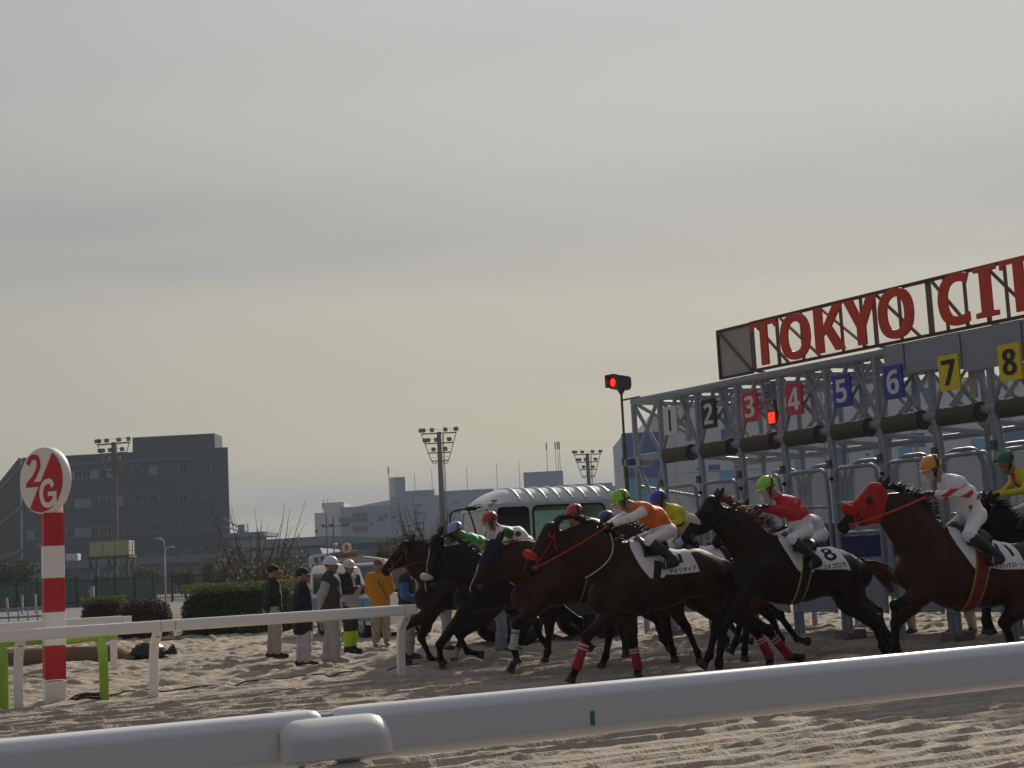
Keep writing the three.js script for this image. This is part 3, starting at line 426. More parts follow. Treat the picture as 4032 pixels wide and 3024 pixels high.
const HD = {
  h1: {x:10.223,z:-16.498,j:{P:[-1.488,1.996],M:[-1.823,1.486],jaw:[-1.438,1.731],Cr:[[-1.301,2.19],[-0.982,2.077],[-0.733,1.939]],Th:[-1.37,1.597],U:[-1.131,1.401],Wd:[-0.489,1.795],B:[-0.012,1.639],C:[0.489,1.642],T:[0.937,1.519],BU:[1.054,1.189],CH:[-1.038,1.153],BR:[-0.949,0.975],GI:[-0.347,0.851],FL:[0.46,0.981],f1:[[-0.69,0.953],[-1.126,0.61],[-1.279,0.225],[-1.378,0.043]],f2:[[-0.44,0.939],[-0.436,0.481],[-0.386,0.149],[-0.392,0.015]],h1:[[0.83,0.866],[1.205,0.533],[1.383,0.196],[1.382,0.038]],h2:[[0.876,0.897],[1.504,0.51],[1.757,0.154],[1.954,0.111]]},r:{hel:[-0.529,2.381],nk:[-0.36,2.264],sh:[-0.223,2.198],el:[-0.47,2.101],ha:[-0.721,2.012],hp:[0.084,1.893],kn:[-0.257,1.784],an:[0.024,1.534],to:[-0.095,1.457]}},
  h8: {x:11.94,z:-15.714,j:{P:[-1.235,2.23],M:[-1.63,1.804],jaw:[-1.294,1.957],Cr:[[-1.063,2.29],[-0.851,2.115],[-0.652,1.939]],Th:[-1.163,1.862],U:[-1.106,1.714],Wd:[-0.413,1.762],B:[-0.03,1.583],C:[0.413,1.555],T:[0.808,1.442],BU:[1.005,1.094],CH:[-1.082,1.419],BR:[-1.03,1.071],GI:[-0.5,0.883],FL:[0.231,0.935],f1:[[-0.974,1.002],[-1.275,0.596],[-1.336,0.19],[-1.348,0.015]],f2:[[-1.01,1.004],[-1.248,0.641],[-1.378,0.279],[-1.49,0.129]],h1:[[0.552,0.817],[0.891,0.524],[0.979,0.241],[1.048,0.095]],h2:[[0.665,0.844],[1.071,0.57],[1.158,0.27],[1.276,0.118]]},r:{hel:[-0.466,2.458],nk:[-0.287,2.283],sh:[-0.15,2.176],el:[-0.145,2.058],ha:[-0.547,2.129],hp:[0.004,1.816],kn:[-0.29,1.709],an:[-0.002,1.431],to:[-0.1,1.353]}},
  h11: {x:12.804,z:-13.28,j:{P:[-1.396,2.201],M:[-1.864,1.82],jaw:[-1.421,1.926],Cr:[[-1.223,2.285],[-0.946,2.162],[-0.749,1.973]],Th:[-1.328,1.82],U:[-1.243,1.664],Wd:[-0.575,1.745],B:[-0.028,1.532],C:[0.575,1.509],T:[1.005,1.421],BU:[1.199,1.104],CH:[-1.224,1.334],BR:[-1.15,1.063],GI:[-0.495,0.776],FL:[0.328,0.816],f1:[[-1.013,0.966],[-1.333,0.874],[-1.373,0.426],[-1.313,0.206]],f2:[[-0.983,0.861],[-1.212,0.655],[-1.27,0.378],[-1.276,0.185]],h1:[[0.27,0.759],[0.066,0.587],[0.152,0.301],[0.243,0.228]],h2:[[0.628,0.708],[0.74,0.428],[0.783,0.132],[0.877,0.015]]},r:{hel:[-0.657,2.507],nk:[-0.502,2.355],sh:[-0.382,2.262],el:[-0.333,2.138],ha:[-0.751,2.134],hp:[-0.141,1.871],kn:[-0.419,1.647],an:[-0.088,1.383],to:[-0.187,1.312]}},
  hA: {x:10.206,z:-22.32,j:{P:[-1.19,1.951],M:[-1.559,1.567],jaw:[-1.2,1.729],Cr:[[-1.015,2.035],[-0.804,1.941],[-0.595,1.804]],Th:[-1.11,1.64],U:[-1.118,1.453],Wd:[-0.384,1.688],B:[-0.028,1.522],C:[0.384,1.496],T:[0.751,1.391],BU:[0.934,1.067],CH:[-1.095,1.192],BR:[-1.053,0.886],GI:[-0.465,0.871],FL:[0.215,0.919],f1:[[-0.897,0.835],[-1.315,0.64],[-1.36,0.269],[-1.247,0.045]],f2:[[-0.814,0.789],[-0.984,0.435],[-0.857,0.119],[-0.717,0.02]],h1:[[-0.042,0.68],[-0.335,0.469],[-0.412,0.26],[-0.501,0.015]],h2:[[0.619,0.834],[0.996,0.575],[1.077,0.287],[1.187,0.143]]},r:{hel:[-0.358,2.225],nk:[-0.207,2.099],sh:[-0.106,2.018],el:[-0.091,1.886],ha:[-0.289,1.853],hp:[0.122,1.769],kn:[-0.157,1.667],an:[0.116,1.403],to:[0.023,1.329]}},
  hB: {x:10.276,z:-20.92,j:{P:[-1.287,2.003],M:[-1.45,1.273],jaw:[-1.152,1.57],Cr:[[-1.086,2.105],[-0.855,1.943],[-0.629,1.772]],Th:[-1.116,1.461],U:[-1.042,1.306],Wd:[-0.384,1.703],B:[-0.028,1.538],C:[0.384,1.512],T:[0.751,1.406],BU:[0.934,1.082],CH:[-1.071,1.13],BR:[-1.021,0.889],GI:[-0.465,0.887],FL:[0.215,0.935],f1:[[-0.941,0.845],[-1.352,0.392],[-1.341,0.179],[-1.301,0.083]],f2:[[-0.821,0.799],[-1.053,0.617],[-0.865,0.241],[-0.622,0.177]],h1:[[0.421,0.746],[0.426,0.486],[0.385,0.164],[0.326,0.015]],h2:[[0.619,0.85],[0.996,0.588],[1.077,0.298],[1.187,0.152]]},r:{hel:[-0.431,2.318],nk:[-0.289,2.158],sh:[-0.178,2.064],el:[-0.246,1.946],ha:[-0.435,1.923],hp:[0.148,1.887],kn:[-0.131,1.786],an:[0.142,1.521],to:[0.049,1.447]}},
  hC: {x:10.445,z:-18.82,j:{P:[-1.434,1.847],M:[-1.773,1.252],jaw:[-1.433,1.499],Cr:[[-1.24,1.94],[-1.012,1.908],[-0.747,1.858]],Th:[-1.326,1.384],U:[-1.198,1.286],Wd:[-0.384,1.789],B:[-0.028,1.623],C:[0.384,1.597],T:[0.751,1.492],BU:[0.934,1.168],CH:[-1.234,1.179],BR:[-1.182,0.885],GI:[-0.465,0.972],FL:[0.215,1.02],f1:[[-0.992,0.892],[-1.212,0.717],[-1.265,0.39],[-1.216,0.172]],f2:[[-0.957,0.835],[-1.106,0.461],[-1.2,0.192],[-1.283,0.034]],h1:[[0.197,0.768],[0.181,0.507],[0.102,0.177],[0.026,0.015]],h2:[[0.619,0.936],[0.996,0.665],[1.077,0.36],[1.187,0.208]]},r:{hel:[-0.217,2.303],nk:[-0.07,2.155],sh:[0.043,2.075],el:[-0.004,1.946],ha:[-0.231,1.938],hp:[0.187,1.863],kn:[-0.092,1.761],an:[0.181,1.497],to:[0.088,1.422]}},
  hE: {x:12.177,z:-20.205,j:{P:[-1.384,1.887],M:[-1.696,1.412],jaw:[-1.337,1.641],Cr:[[-1.21,2.067],[-0.914,1.962],[-0.682,1.834]],Th:[-1.274,1.516],U:[-1.051,1.333],Wd:[-0.455,1.7],B:[-0.011,1.555],C:[0.455,1.558],T:[0.871,1.443],BU:[0.98,1.137],CH:[-0.966,1.103],BR:[-0.883,0.937],GI:[-0.323,0.822],FL:[0.428,0.943],f1:[[-0.448,0.806],[-0.379,0.424],[-0.423,0.213],[-0.363,0.02]],f2:[[-0.409,0.904],[-0.405,0.469],[-0.359,0.146],[-0.365,0.015]],h1:[[0.772,0.836],[1.12,0.524],[1.286,0.205],[1.285,0.055]],h2:[[0.815,0.865],[1.399,0.502],[1.634,0.165],[1.817,0.124]]},r:{hel:[-0.592,2.242],nk:[-0.431,2.076],sh:[-0.308,1.99],el:[-0.359,1.87],ha:[-0.552,1.859],hp:[-0.065,1.755],kn:[-0.344,1.653],an:[-0.071,1.389],to:[-0.164,1.314]}},
  hF: {x:11.721,z:-18.105,j:{P:[-1.384,2.003],M:[-1.696,1.528],jaw:[-1.337,1.756],Cr:[[-1.21,2.183],[-0.914,2.078],[-0.682,1.95]],Th:[-1.274,1.631],U:[-1.051,1.449],Wd:[-0.455,1.816],B:[-0.011,1.671],C:[0.455,1.673],T:[0.871,1.559],BU:[0.98,1.252],CH:[-0.966,1.219],BR:[-0.883,1.053],GI:[-0.323,0.938],FL:[0.428,1.058],f1:[[-0.402,0.876],[-0.189,0.541],[-0.036,0.182],[-0.008,0.015]],f2:[[-0.443,0.842],[-0.39,0.47],[-0.33,0.205],[-0.31,0.045]],h1:[[0.772,0.952],[1.12,0.627],[1.286,0.288],[1.285,0.131]],h2:[[0.815,0.981],[1.399,0.605],[1.634,0.249],[1.817,0.199]]},r:{hel:[-0.453,2.435],nk:[-0.324,2.292],sh:[-0.211,2.213],el:[-0.242,2.047],ha:[-0.541,2.005],hp:[0.001,1.851],kn:[-0.277,1.749],an:[-0.005,1.485],to:[-0.097,1.41]}},
  hI: {x:13.525,z:-17.519,j:{P:[-1.173,2.147],M:[-1.548,1.742],jaw:[-1.229,1.887],Cr:[[-1.01,2.203],[-0.808,2.037],[-0.619,1.87]],Th:[-1.104,1.797],U:[-1.051,1.656],Wd:[-0.392,1.701],B:[-0.029,1.532],C:[0.392,1.505],T:[0.767,1.397],BU:[0.954,1.067],CH:[-1.028,1.376],BR:[-0.978,1.045],GI:[-0.475,0.867],FL:[0.219,0.916],f1:[[-0.926,0.98],[-1.211,0.586],[-1.269,0.187],[-1.28,0.015]],f2:[[-0.959,0.982],[-1.186,0.634],[-1.309,0.285],[-1.415,0.141]],h1:[[0.524,0.804],[0.846,0.523],[0.93,0.249],[0.996,0.109]],h2:[[0.632,0.829],[1.017,0.566],[1.1,0.277],[1.212,0.13]]},r:{hel:[-0.335,2.149],nk:[-0.22,2.05],sh:[-0.143,1.99],el:[-0.214,1.881],ha:[-0.419,1.871],hp:[0.065,1.774],kn:[-0.214,1.672],an:[0.059,1.408],to:[-0.034,1.334]}},
  hG: {x:15.833,z:-15.092,j:{P:[-1.095,2.04],M:[-1.303,1.67],jaw:[-1.107,1.766],Cr:[[-0.939,2.119],[-0.788,2.035],[-0.644,1.887]],Th:[-1.027,1.657],U:[-0.919,1.547],Wd:[-0.518,1.747],B:[-0.025,1.556],C:[0.518,1.536],T:[0.904,1.457],BU:[1.079,1.171],CH:[-1.102,1.378],BR:[-1.035,1.134],GI:[-0.446,0.876],FL:[0.295,0.912],f1:[[-0.911,1.047],[-1.2,0.946],[-1.236,0.512],[-1.181,0.301]],f2:[[-0.885,0.952],[-1.091,0.748],[-1.143,0.469],[-1.149,0.282]],h1:[[0.243,0.86],[0.06,0.687],[0.137,0.399],[0.218,0.321]],h2:[[0.565,0.814],[0.666,0.51],[0.705,0.156],[0.789,0.015]]},r:{hel:[-0.692,2.686],nk:[-0.534,2.506],sh:[-0.406,2.419],el:[-0.568,2.222],ha:[-0.935,2.165],hp:[-0.144,2.027],kn:[-0.423,1.925],an:[-0.15,1.661],to:[-0.243,1.586]}},
  hH: {x:16.203,z:-14.043,j:{P:[-1.285,2.067],M:[-1.715,1.716],jaw:[-1.308,1.814],Cr:[[-1.125,2.144],[-0.871,2.031],[-0.689,1.857]],Th:[-1.222,1.716],U:[-1.144,1.572],Wd:[-0.529,1.647],B:[-0.026,1.451],C:[0.529,1.43],T:[0.924,1.35],BU:[1.103,1.058],CH:[-1.126,1.269],BR:[-1.058,1.02],GI:[-0.456,0.756],FL:[0.302,0.793],f1:[[-0.932,0.931],[-1.226,0.842],[-1.263,0.422],[-1.208,0.217]],f2:[[-0.904,0.834],[-1.115,0.64],[-1.168,0.379],[-1.174,0.198]],h1:[[0.248,0.74],[0.061,0.577],[0.14,0.307],[0.223,0.237]],h2:[[0.578,0.693],[0.681,0.424],[0.72,0.131],[0.807,0.015]]}}
};
// ------------------------------------------------------------ horses
const coatBump = dataTex(256, (u, v) => 255 * (0.5 * tileNoise(u, v, 10, 31) + 0.5 * tileNoise(u, v, 90, 32)));
coatBump.repeat.set(3, 3);
const TURN = 12 * Math.PI / 180;
const coatMat = phys([1, 1, 1], 0.5, { vertexColors: true, bumpMap: coatBump, bumpScale: 0.004, specularIntensity: 0.4 });
const hoofMat = mat([0.03, 0.024, 0.02], 0.7), blackTack = phys([0.012, 0.012, 0.012], 0.4), steel = phys([0.35, 0.34, 0.33], 0.4, { metalness: 1 });
const clothWhite = mat([0.80, 0.80, 0.81], 0.85, { bumpMap: grain, bumpScale: 0.003 });
// hand-lettered katakana: strokes on a 10 x 10 square, y down
const KANA = {
  'ア': [[[1, 1.5], [9, 1.5], [8, 3.4], [6.3, 5]], [[5, 3.2], [4.8, 6], [2.2, 9.4]]],
  'イ': [[[8, 0.8], [5.2, 4], [1.2, 6.2]], [[5.4, 4], [5.4, 9.6]]],
  'ソ': [[[1.6, 1.4], [3, 4.6]], [[8.6, 1], [7.4, 5.6], [3.2, 9.4]]],
  'タ': [[[4.4, 0.6], [3, 3.4], [1, 5.4]], [[3.8, 2], [8.6, 2], [7.4, 6], [3, 9.6]], [[3.4, 4.4], [6.6, 6.6]]],
  'プ': [[[1, 2.2], [7.8, 2.2], [7, 6], [3, 9.4]], [[8.6, 0.6], [9.4, 1.2], [8.8, 1.9], [8.2, 1.2], [8.6, 0.6]]],
  'コ': [[[1.2, 1.8], [8.6, 1.8], [8.6, 8.6]], [[1, 8.6], [8.6, 8.6]]],
  'ゴ': [[[1, 2.4], [7.6, 2.4], [7.6, 8.8]], [[0.8, 8.8], [7.6, 8.8]], [[8, 0.6], [8.6, 1.9]], [[9.2, 0.2], [9.8, 1.4]]],
  'ロ': [[[1.4, 1.8], [8.6, 1.8], [8.6, 8.8], [1.4, 8.8], [1.4, 1.8]]],
  'モ': [[[1.6, 1.6], [8.4, 1.6]], [[0.8, 4.6], [9.2, 4.6]], [[4.4, 1.6], [4.4, 8.6], [8.8, 8.8]]],
  'バ': [[[3, 2.4], [2.6, 5.4], [0.8, 8.8]], [[5.8, 2.4], [7.4, 5.2], [8.8, 8.8]], [[7.6, 0.6], [8.2, 1.8]], [[9, 0.2], [9.6, 1.4]]],
  'ブ': [[[0.8, 2.2], [7.4, 2.2], [6.6, 6], [2.6, 9.4]], [[8, 0.6], [8.6, 1.8]], [[9.2, 0.2], [9.8, 1.4]]],
  'リ': [[[2.4, 1.2], [2.4, 6]], [[7.6, 0.8], [7.6, 5.4], [4, 9.6]]],
  'ン': [[[1.2, 2], [3.6, 3.8]], [[8.8, 2.6], [6.2, 7], [1.2, 8.8]]],
  'グ': [[[3.6, 0.8], [2.8, 3.4], [0.8, 5.4]], [[3.4, 2.2], [7.8, 2.2], [6.6, 6.2], [2.4, 9.6]], [[8.4, 0.4], [8.9, 1.6]], [[9.4, 0], [9.9, 1.2]]],
  'ス': [[[1.2, 1.6], [8, 1.6], [6.2, 5.4], [0.8, 9]], [[5.4, 5.8], [9.2, 9]]],
  'ト': [[[3.6, 0.6], [3.6, 9.4]], [[3.6, 3.8], [8.2, 5.8]]],
  'ー': [[[0.8, 5], [9.2, 5]]],
};
// saddle-cloth print; canvas covers 0.80 m (along the horse) by 0.60 m (down the flank)
function clothTexture(num, name) {
  const W = 1024, H = 768, c = document.createElement('canvas'); c.width = W; c.height = H; const x = c.getContext('2d');
  x.fillStyle = '#e6e7ea'; x.fillRect(0, 0, W, H); x.strokeStyle = x.fillStyle = '#16161c'; x.lineCap = 'butt'; x.lineJoin = 'round';
  const X = m => m / 0.8 * W, Y = m => m / 0.6 * H;
  x.lineWidth = X(0.045);
  const seg = (...p) => { x.beginPath(); p.forEach((q, i) => i ? x.lineTo(X(q[0]), Y(q[1])) : x.moveTo(X(q[0]), Y(q[1]))); x.stroke(); };
  if (num === '1') seg([0.62, 0.17], [0.605, 0.325]);
  if (num === '11') { seg([0.545, 0.13], [0.53, 0.32]); seg([0.675, 0.13], [0.69, 0.32]); }
  if (num === '8') { x.beginPath(); x.ellipse(X(0.615), Y(0.165), X(0.048), Y(0.046), 0, 0, 7); x.stroke(); x.beginPath(); x.ellipse(X(0.625), Y(0.275), X(0.058), Y(0.056), 0, 0, 7); x.stroke(); }
  x.lineWidth = X(0.0105); const n = name.length, w = Math.min(0.062, 0.37 / n), x0 = 0.785 - n * w;
  [...name].forEach((ch, i) => { for (const st of KANA[ch] || []) { x.beginPath(); st.forEach(([a, b], k) => { const px = X(x0 + i * w + a / 10 * w * 0.88), py = Y(0.395 + b / 10 * 0.068 + i * 0.0006); k ? x.lineTo(px, py) : x.moveTo(px, py); }); x.stroke(); } });
  const t = new THREE.CanvasTexture(c); t.colorSpace = THREE.SRGBColorSpace; t.flipY = true; return t;
}
function starGeo(r) { const p = []; for (let i = 0; i < 10; i++) { const a = Math.PI / 2 + i * Math.PI / 5, q = i % 2 ? r * 0.42 : r; p.push([q * Math.cos(a), q * Math.sin(a)]); } return prism(p, 0.006); }

function buildHorse(key, o) {
  const D = HD[key], J = D.j, front = !!o.front, cell = front ? 0.016 : 0.022;
  const t = thing('race_horse', o.label, 'horse', [D.x, 0, D.z], -TURN, 'race horses leaving the gate');
  const m2 = (a, b, k) => [mix(a[0], b[0], k), mix(a[1], b[1], k)], dist = (a, b) => Math.hypot(a[0] - b[0], a[1] - b[1]);
  const P3 = (p, z = 0) => [p[0], p[1], z];
  const prims = [], C = (...a) => { const p = cap(...a); prims.push(p); return p; };
  // trunk
  const gd = J.Wd[1] - 0.07 - J.GI[1], c1 = [J.Wd[0] * 0.65 + J.GI[0] * 0.35 + 0.10, (J.Wd[1] - 0.07 + J.GI[1]) / 2], r1 = gd / 2;
  const bb = mix(J.GI[1], J.FL[1], 0.45), c2 = [J.B[0], (J.B[1] - 0.005 + bb) / 2], r2 = (J.B[1] - 0.005 - bb) / 2;
  const c3 = [J.C[0] - 0.02, J.C[1] - 0.30], r3 = 0.30, c4 = [J.T[0] - 0.11, J.T[1] - 0.24], r4 = 0.225;
  const br = [J.CH[0] + 0.23, mix(J.CH[1], J.BR[1], 0.35)];
  C(P3(br), P3(c1), 0.235, r1 * 0.96, 1.30, 0.10); C(P3(c1), P3(c2), r1, r2, r1 / 0.285, 0.10); C(P3(c2), P3(c3), r2, r3, 1.12, 0.10); C(P3(c3), P3(c4), r3, r4, 1.10, 0.08);
  C(P3([J.Wd[0], J.Wd[1] - 0.10]), P3([J.B[0], J.B[1] - 0.10]), 0.10, 0.10, 1, 0.14);
  // neck
  const n0 = m2(J.P, J.Th, 0.45), n1 = m2(J.Cr[1], J.U, 0.5), n2 = m2(J.Cr[2], [mix(J.CH[0], J.U[0], 0.5) + 0.03, mix(J.CH[1], J.U[1], 0.5)], 0.46), n3 = m2(J.Wd, J.CH, 0.42);
  const q0 = Math.min(0.16, dist(J.P, J.Th) * 0.46), q1 = dist(J.Cr[1], J.U) * 0.455, q2 = dist(J.Cr[2], J.CH) * 0.37;
  C(P3(n0), P3(n1), q0, q1, q1 / 0.115, 0.07); C(P3(n1), P3(n2), q1, Math.min(q2, 0.36), q1 / 0.135, 0.08); C(P3(n2), P3(n3), Math.min(q2, 0.34), 0.30, 1.6, 0.1);
  // head
  const hv = [J.M[0] - J.P[0], J.M[1] - J.P[1]], hl = Math.hypot(...hv), hx = [hv[0] / hl, hv[1] / hl], back = [J.jaw[0] - m2(J.P, J.M, 0.4)[0], J.jaw[1] - m2(J.P, J.M, 0.4)[1]];
  const headPrims = [cap(P3(m2(J.P, J.M, 0.02)), P3(m2(J.P, J.M, 0.55)), 0.116, 0.092, 1.2, 0.04), cap(P3(m2(J.P, J.M, 0.5)), P3(m2(J.P, J.M, 1.0)), 0.094, 0.072, 1.2, 0.04), cap(P3(m2(J.P, J.jaw, 0.85)), P3(m2(J.jaw, J.M, 0.45)), 0.112, 0.07, 1.6, 0.05), cap(P3(m2(J.jaw, J.M, 0.8)), P3([J.M[0] + 0.02, J.M[1] - 0.05]), 0.052, 0.046, 1, 0.04)];
  for (const s of [-1, 1]) headPrims.push(cap(P3(m2(J.P, J.M, 0.24), s * 0.075), P3(m2(J.P, J.M, 0.36), s * 0.07), 0.045, 0.03, 1, 0.04), cap(P3(m2(J.P, J.M, 0.93), s * 0.035), P3(m2(J.P, J.M, 1.04), s * 0.032), 0.032, 0.03, 1, 0.02));
  prims.push(...headPrims);
  // legs
  const legs = [['f1', 1], ['f2', -1], ['h1', 1], ['h2', -1]], hoofs = [];
  for (const [k, s] of legs) {
    const L = J[k], fore = k[0] === 'f', zt = s * (fore ? 0.15 : 0.15), zm = s * (fore ? 0.125 : 0.135), zb = s * 0.105;
    if (fore) C([mix(L[0][0], c1[0], 0.45), L[0][1] + 0.32, zt], P3(L[0], zt), 0.17, 0.115, 1, 0.10);
    else C([c3[0] + 0.1, c3[1] - 0.02, zt], P3(L[0], zt), 0.22, 0.145, 1, 0.10);
    C(P3(L[0], zt), P3(L[1], zm), fore ? 0.112 : 0.135, fore ? 0.064 : 0.068, 1, 0.05);
    if (!fore) C([L[1][0] + 0.03, L[1][1] + 0.05, zm], [L[1][0] + 0.03, L[1][1] + 0.02, zm], 0.042, 0.04, 1, 0.04);
    C(P3(L[1], zm), P3(L[1], zm), 0.068, 0.068, 1, 0.03);
    C(P3(m2(L[1], L[2], 0.1), zm), P3(L[2], zb), 0.053, 0.043, 1, 0.03); C(P3(L[2], zb), P3(L[2], zb), 0.056, 0.056, 1, 0.03);
    const pv = [L[3][0] - L[2][0], L[3][1] - L[2][1]], pl = Math.hypot(...pv) || 1, top = [L[3][0] - pv[0] / pl * 0.07, L[3][1] - pv[1] / pl * 0.07];
    C(P3(L[2], zb), P3(top, zb), 0.045, 0.05, 1, 0.03);
    hoofs.push([top, [L[3][0], L[3][1]], zb, k]);
  }
  const base = o.coat, pt = o.points || [0.006, 0.0045, 0.004];
  const legY = (x, y, z) => { let d = 1e9; for (const [k] of legs) for (let i = 1; i < 3; i++) { const a = J[k][i], b = J[k][i + 1]; const h = Math.min(1, Math.max(0, ((x - a[0]) * (b[0] - a[0]) + (y - a[1]) * (b[1] - a[1])) / ((b[0] - a[0]) ** 2 + (b[1] - a[1]) ** 2 + 1e-9))); d = Math.min(d, Math.hypot(x - a[0] - (b[0] - a[0]) * h, y - a[1] - (b[1] - a[1]) * h)); } return d; };
  const body = mesh('body', sdfMesh(prims, cell, { mod: (d, x, y, z) => d < 0.06 ? d + 0.010 * pn.noise(x * 4.2, y * 4.6, z * 5 + 9) + 0.004 * pn.noise(x * 11, y * 11, z * 11) : d, color: (x, y, z) => {
    const n = 1 + 0.35 * fbm(x * 2.2, y * 2.2, z * 2.2 + 3, 3) + 0.12 * pn.noise(x * 14, y * 14, z * 14);
    let k = smooth(0.16, 0.07, legY(x, y, z)); const mz = Math.hypot(x - J.M[0], y - J.M[1]); k = Math.max(k, smooth(0.17, 0.06, mz) * 0.8);
    const c = [mix(base[0], pt[0], k) * n, mix(base[1], pt[1], k) * n, mix(base[2], pt[2], k) * n];
    if (o.stocking) { const L = J[o.stocking], dd = Math.hypot(x - L[2][0], y - L[2][1]); const up = smooth(0.28, 0.2, Math.hypot(x - L[3][0], y - L[3][1])); if (dd < 0.3 && up > 0 && Math.abs(x - mix(L[1][0], L[3][0], 0.7)) < 0.2) return c.map(v => mix(v, 0.45, up)); }
    if (o.blaze) { const q = ((x - J.P[0]) * hx[0] + (y - J.P[1]) * hx[1]) / hl, side = (x - J.P[0]) * hx[1] - (y - J.P[1]) * hx[0]; if (q > 0.2 && q < 1.12 && Math.abs(z) < 0.022 + 0.012 * pn.noise(q * 9, 1, 2) && side * Math.sign(back[0] * hx[1] - back[1] * hx[0]) < -0.02) return [0.5, 0.48, 0.45]; }
    return c; } }), coatMat, t);
  const S = (x, y, z) => sdf(prims, x, y, z);
  const zAt = (x, y, s) => { let z = 0.45; for (let i = 0; i < 40; i++) { const d = S(x, y, s * z); if (d < 0.002) break; z -= Math.max(0.004, d * 0.6); if (z < 0.01) break; } return z; };
  // hooves
  for (const [a, b, z] of hoofs) { const v = V(b[0] - a[0], b[1] - a[1], 0); mesh('hoof', aim(lathe([[0, -0.015], [0.051, -0.005], [0.071, 0.07], [0.069, 0.08], [0, 0.082]], 14), V(a[0], a[1], z), v), hoofMat, t); }
  // eyes, nostrils, ears
  for (const s of [-1, 1]) {
    const e = m2(J.P, J.M, 0.3), off = [hx[1] * 0.03 * (back[0] > 0 ? 1 : 1), -hx[0] * 0.03], ex = e[0] - Math.abs(hx[1]) * 0.025, ey = e[1] + Math.abs(hx[0]) * 0.025;
    mesh('eye', ball(0.021, ex, ey, s * (zAt(ex, ey, s) - 0.006), 1, 1, 0.7, 10), phys([0.006, 0.004, 0.003], 0.1), t);
    const nx = J.M[0] + hx[0] * 0.02, ny = J.M[1] + hx[1] * 0.02; mesh('nostril', ball(0.017, nx, ny, s * (zAt(nx, ny, s) - 0.004), 0.8, 1.2, 0.5, 8), darkRubber, t);
    const eb = [J.P[0] - hx[0] * 0.07 + 0.02, J.P[1] - hx[1] * 0.07], ed = V(o.earBack ? 0.7 : 0.25 - hx[0] * 0.25, 0.9, s * 0.28).normalize();
    const eg = lathe([[0, -0.02], [0.034, 0.0], [0.042, 0.04], [0.036, 0.09], [0.016, 0.145], [0, 0.165]], 10).scale(1, 1, 0.55);
    mesh('ear', aim(eg, V(eb[0], eb[1] + 0.01, s * 0.055), ed), coatMatFlat(o.hood && o.hoodEars ? o.hood : o.points || [0.012, 0.009, 0.007]), t);
  }
  // mane: tapering locks along the crest, tail likewise
  const lock = (p, dir, len, w, bend) => { const N = 4, pos = [], I = [], d = dir.clone(); let q = p.clone(); for (let i = 0; i <= N; i++) { const r = w * (1 - i / N) + 0.001; for (let k = 0; k < 3; k++) { const a = k * 2.094; pos.push(q.x + r * Math.cos(a), q.y + r * Math.sin(a) * 0.8, q.z + r * Math.sin(a + 1)); } q = q.clone().addScaledVector(d, len / N); d.add(bend).normalize(); } for (let i = 0; i < N; i++) for (let k = 0; k < 3; k++) { const a = i * 3 + k, b = i * 3 + (k + 1) % 3; I.push(a, b, a + 3, b, b + 3, a + 3); } const g = new THREE.BufferGeometry(); g.setAttribute('position', new THREE.Float32BufferAttribute(pos, 3)); g.setIndex(I); g.computeVertexNormals(); return g; };
  const crest = new THREE.CatmullRomCurve3([V(J.P[0] - hx[0] * 0.05, J.P[1] + 0.08, 0), V(...J.Cr[0], 0), V(...J.Cr[1], 0), V(...J.Cr[2], 0), V(J.Wd[0] - 0.03, J.Wd[1] - 0.01, 0)]);
  const mn = []; const nl = front ? 190 : 110; for (let i = 0; i < nl; i++) { const u = i / nl * 0.96, p = crest.getPoint(u); p.z = rr(-0.045, 0.045); p.y -= 0.045; const len = rr(0.10, 0.19) * (0.7 + 0.5 * Math.sin(u * 3.1)); mn.push(lock(p, V(rr(0.35, 1.0), rr(0.25, 0.95) * (o.maneLift ?? 0.8), rr(-0.35, 0.5)).normalize(), len, rr(0.009, 0.017), V(0.18, -0.22, rr(-0.05, 0.1)))); }
  mesh('mane', mn, coatMatFlat(o.mane || [0.012, 0.009, 0.007]), t);
  const tl = []; for (let i = 0; i < 60; i++) tl.push(lock(V(J.T[0] + rr(-0.02, 0.03), J.T[1] - 0.05 + rr(-0.02, 0.02), rr(-0.03, 0.03)), V(0.7, rr(-0.6, -0.1), rr(-0.12, 0.12)).normalize(), rr(0.5, 0.75), rr(0.014, 0.022), V(0.05, -0.24, 0)));
  mesh('tail', tl, coatMatFlat(o.mane || [0.012, 0.009, 0.007]), t);
  // cast outward from the body axis onto the skin
  const axis = x => { const a = [br, c1, c2, c3, c4]; for (let i = 0; i < 4; i++) if (x <= a[i + 1][0] || i === 3) { const k = (x - a[i][0]) / (a[i + 1][0] - a[i][0]); return mix(a[i][1], a[i + 1][1], Math.min(1.2, Math.max(-0.2, k))); } };
  const skin = (x, th, off) => { const y0 = axis(x), sy = Math.cos(th), sz = Math.sin(th); let r = 0.62; for (let i = 0; i < 50; i++) { const d = sdfTrunk(x, y0 + sy * r, sz * r); if (d < 0.0015) break; r -= Math.max(0.003, d * 0.55); } r += off; return [x, y0 + sy * r, sz * r]; };
  const trunk = prims.filter(p => !headPrims.includes(p)), sdfTrunk = (x, y, z) => sdf(trunk, x, y, z);
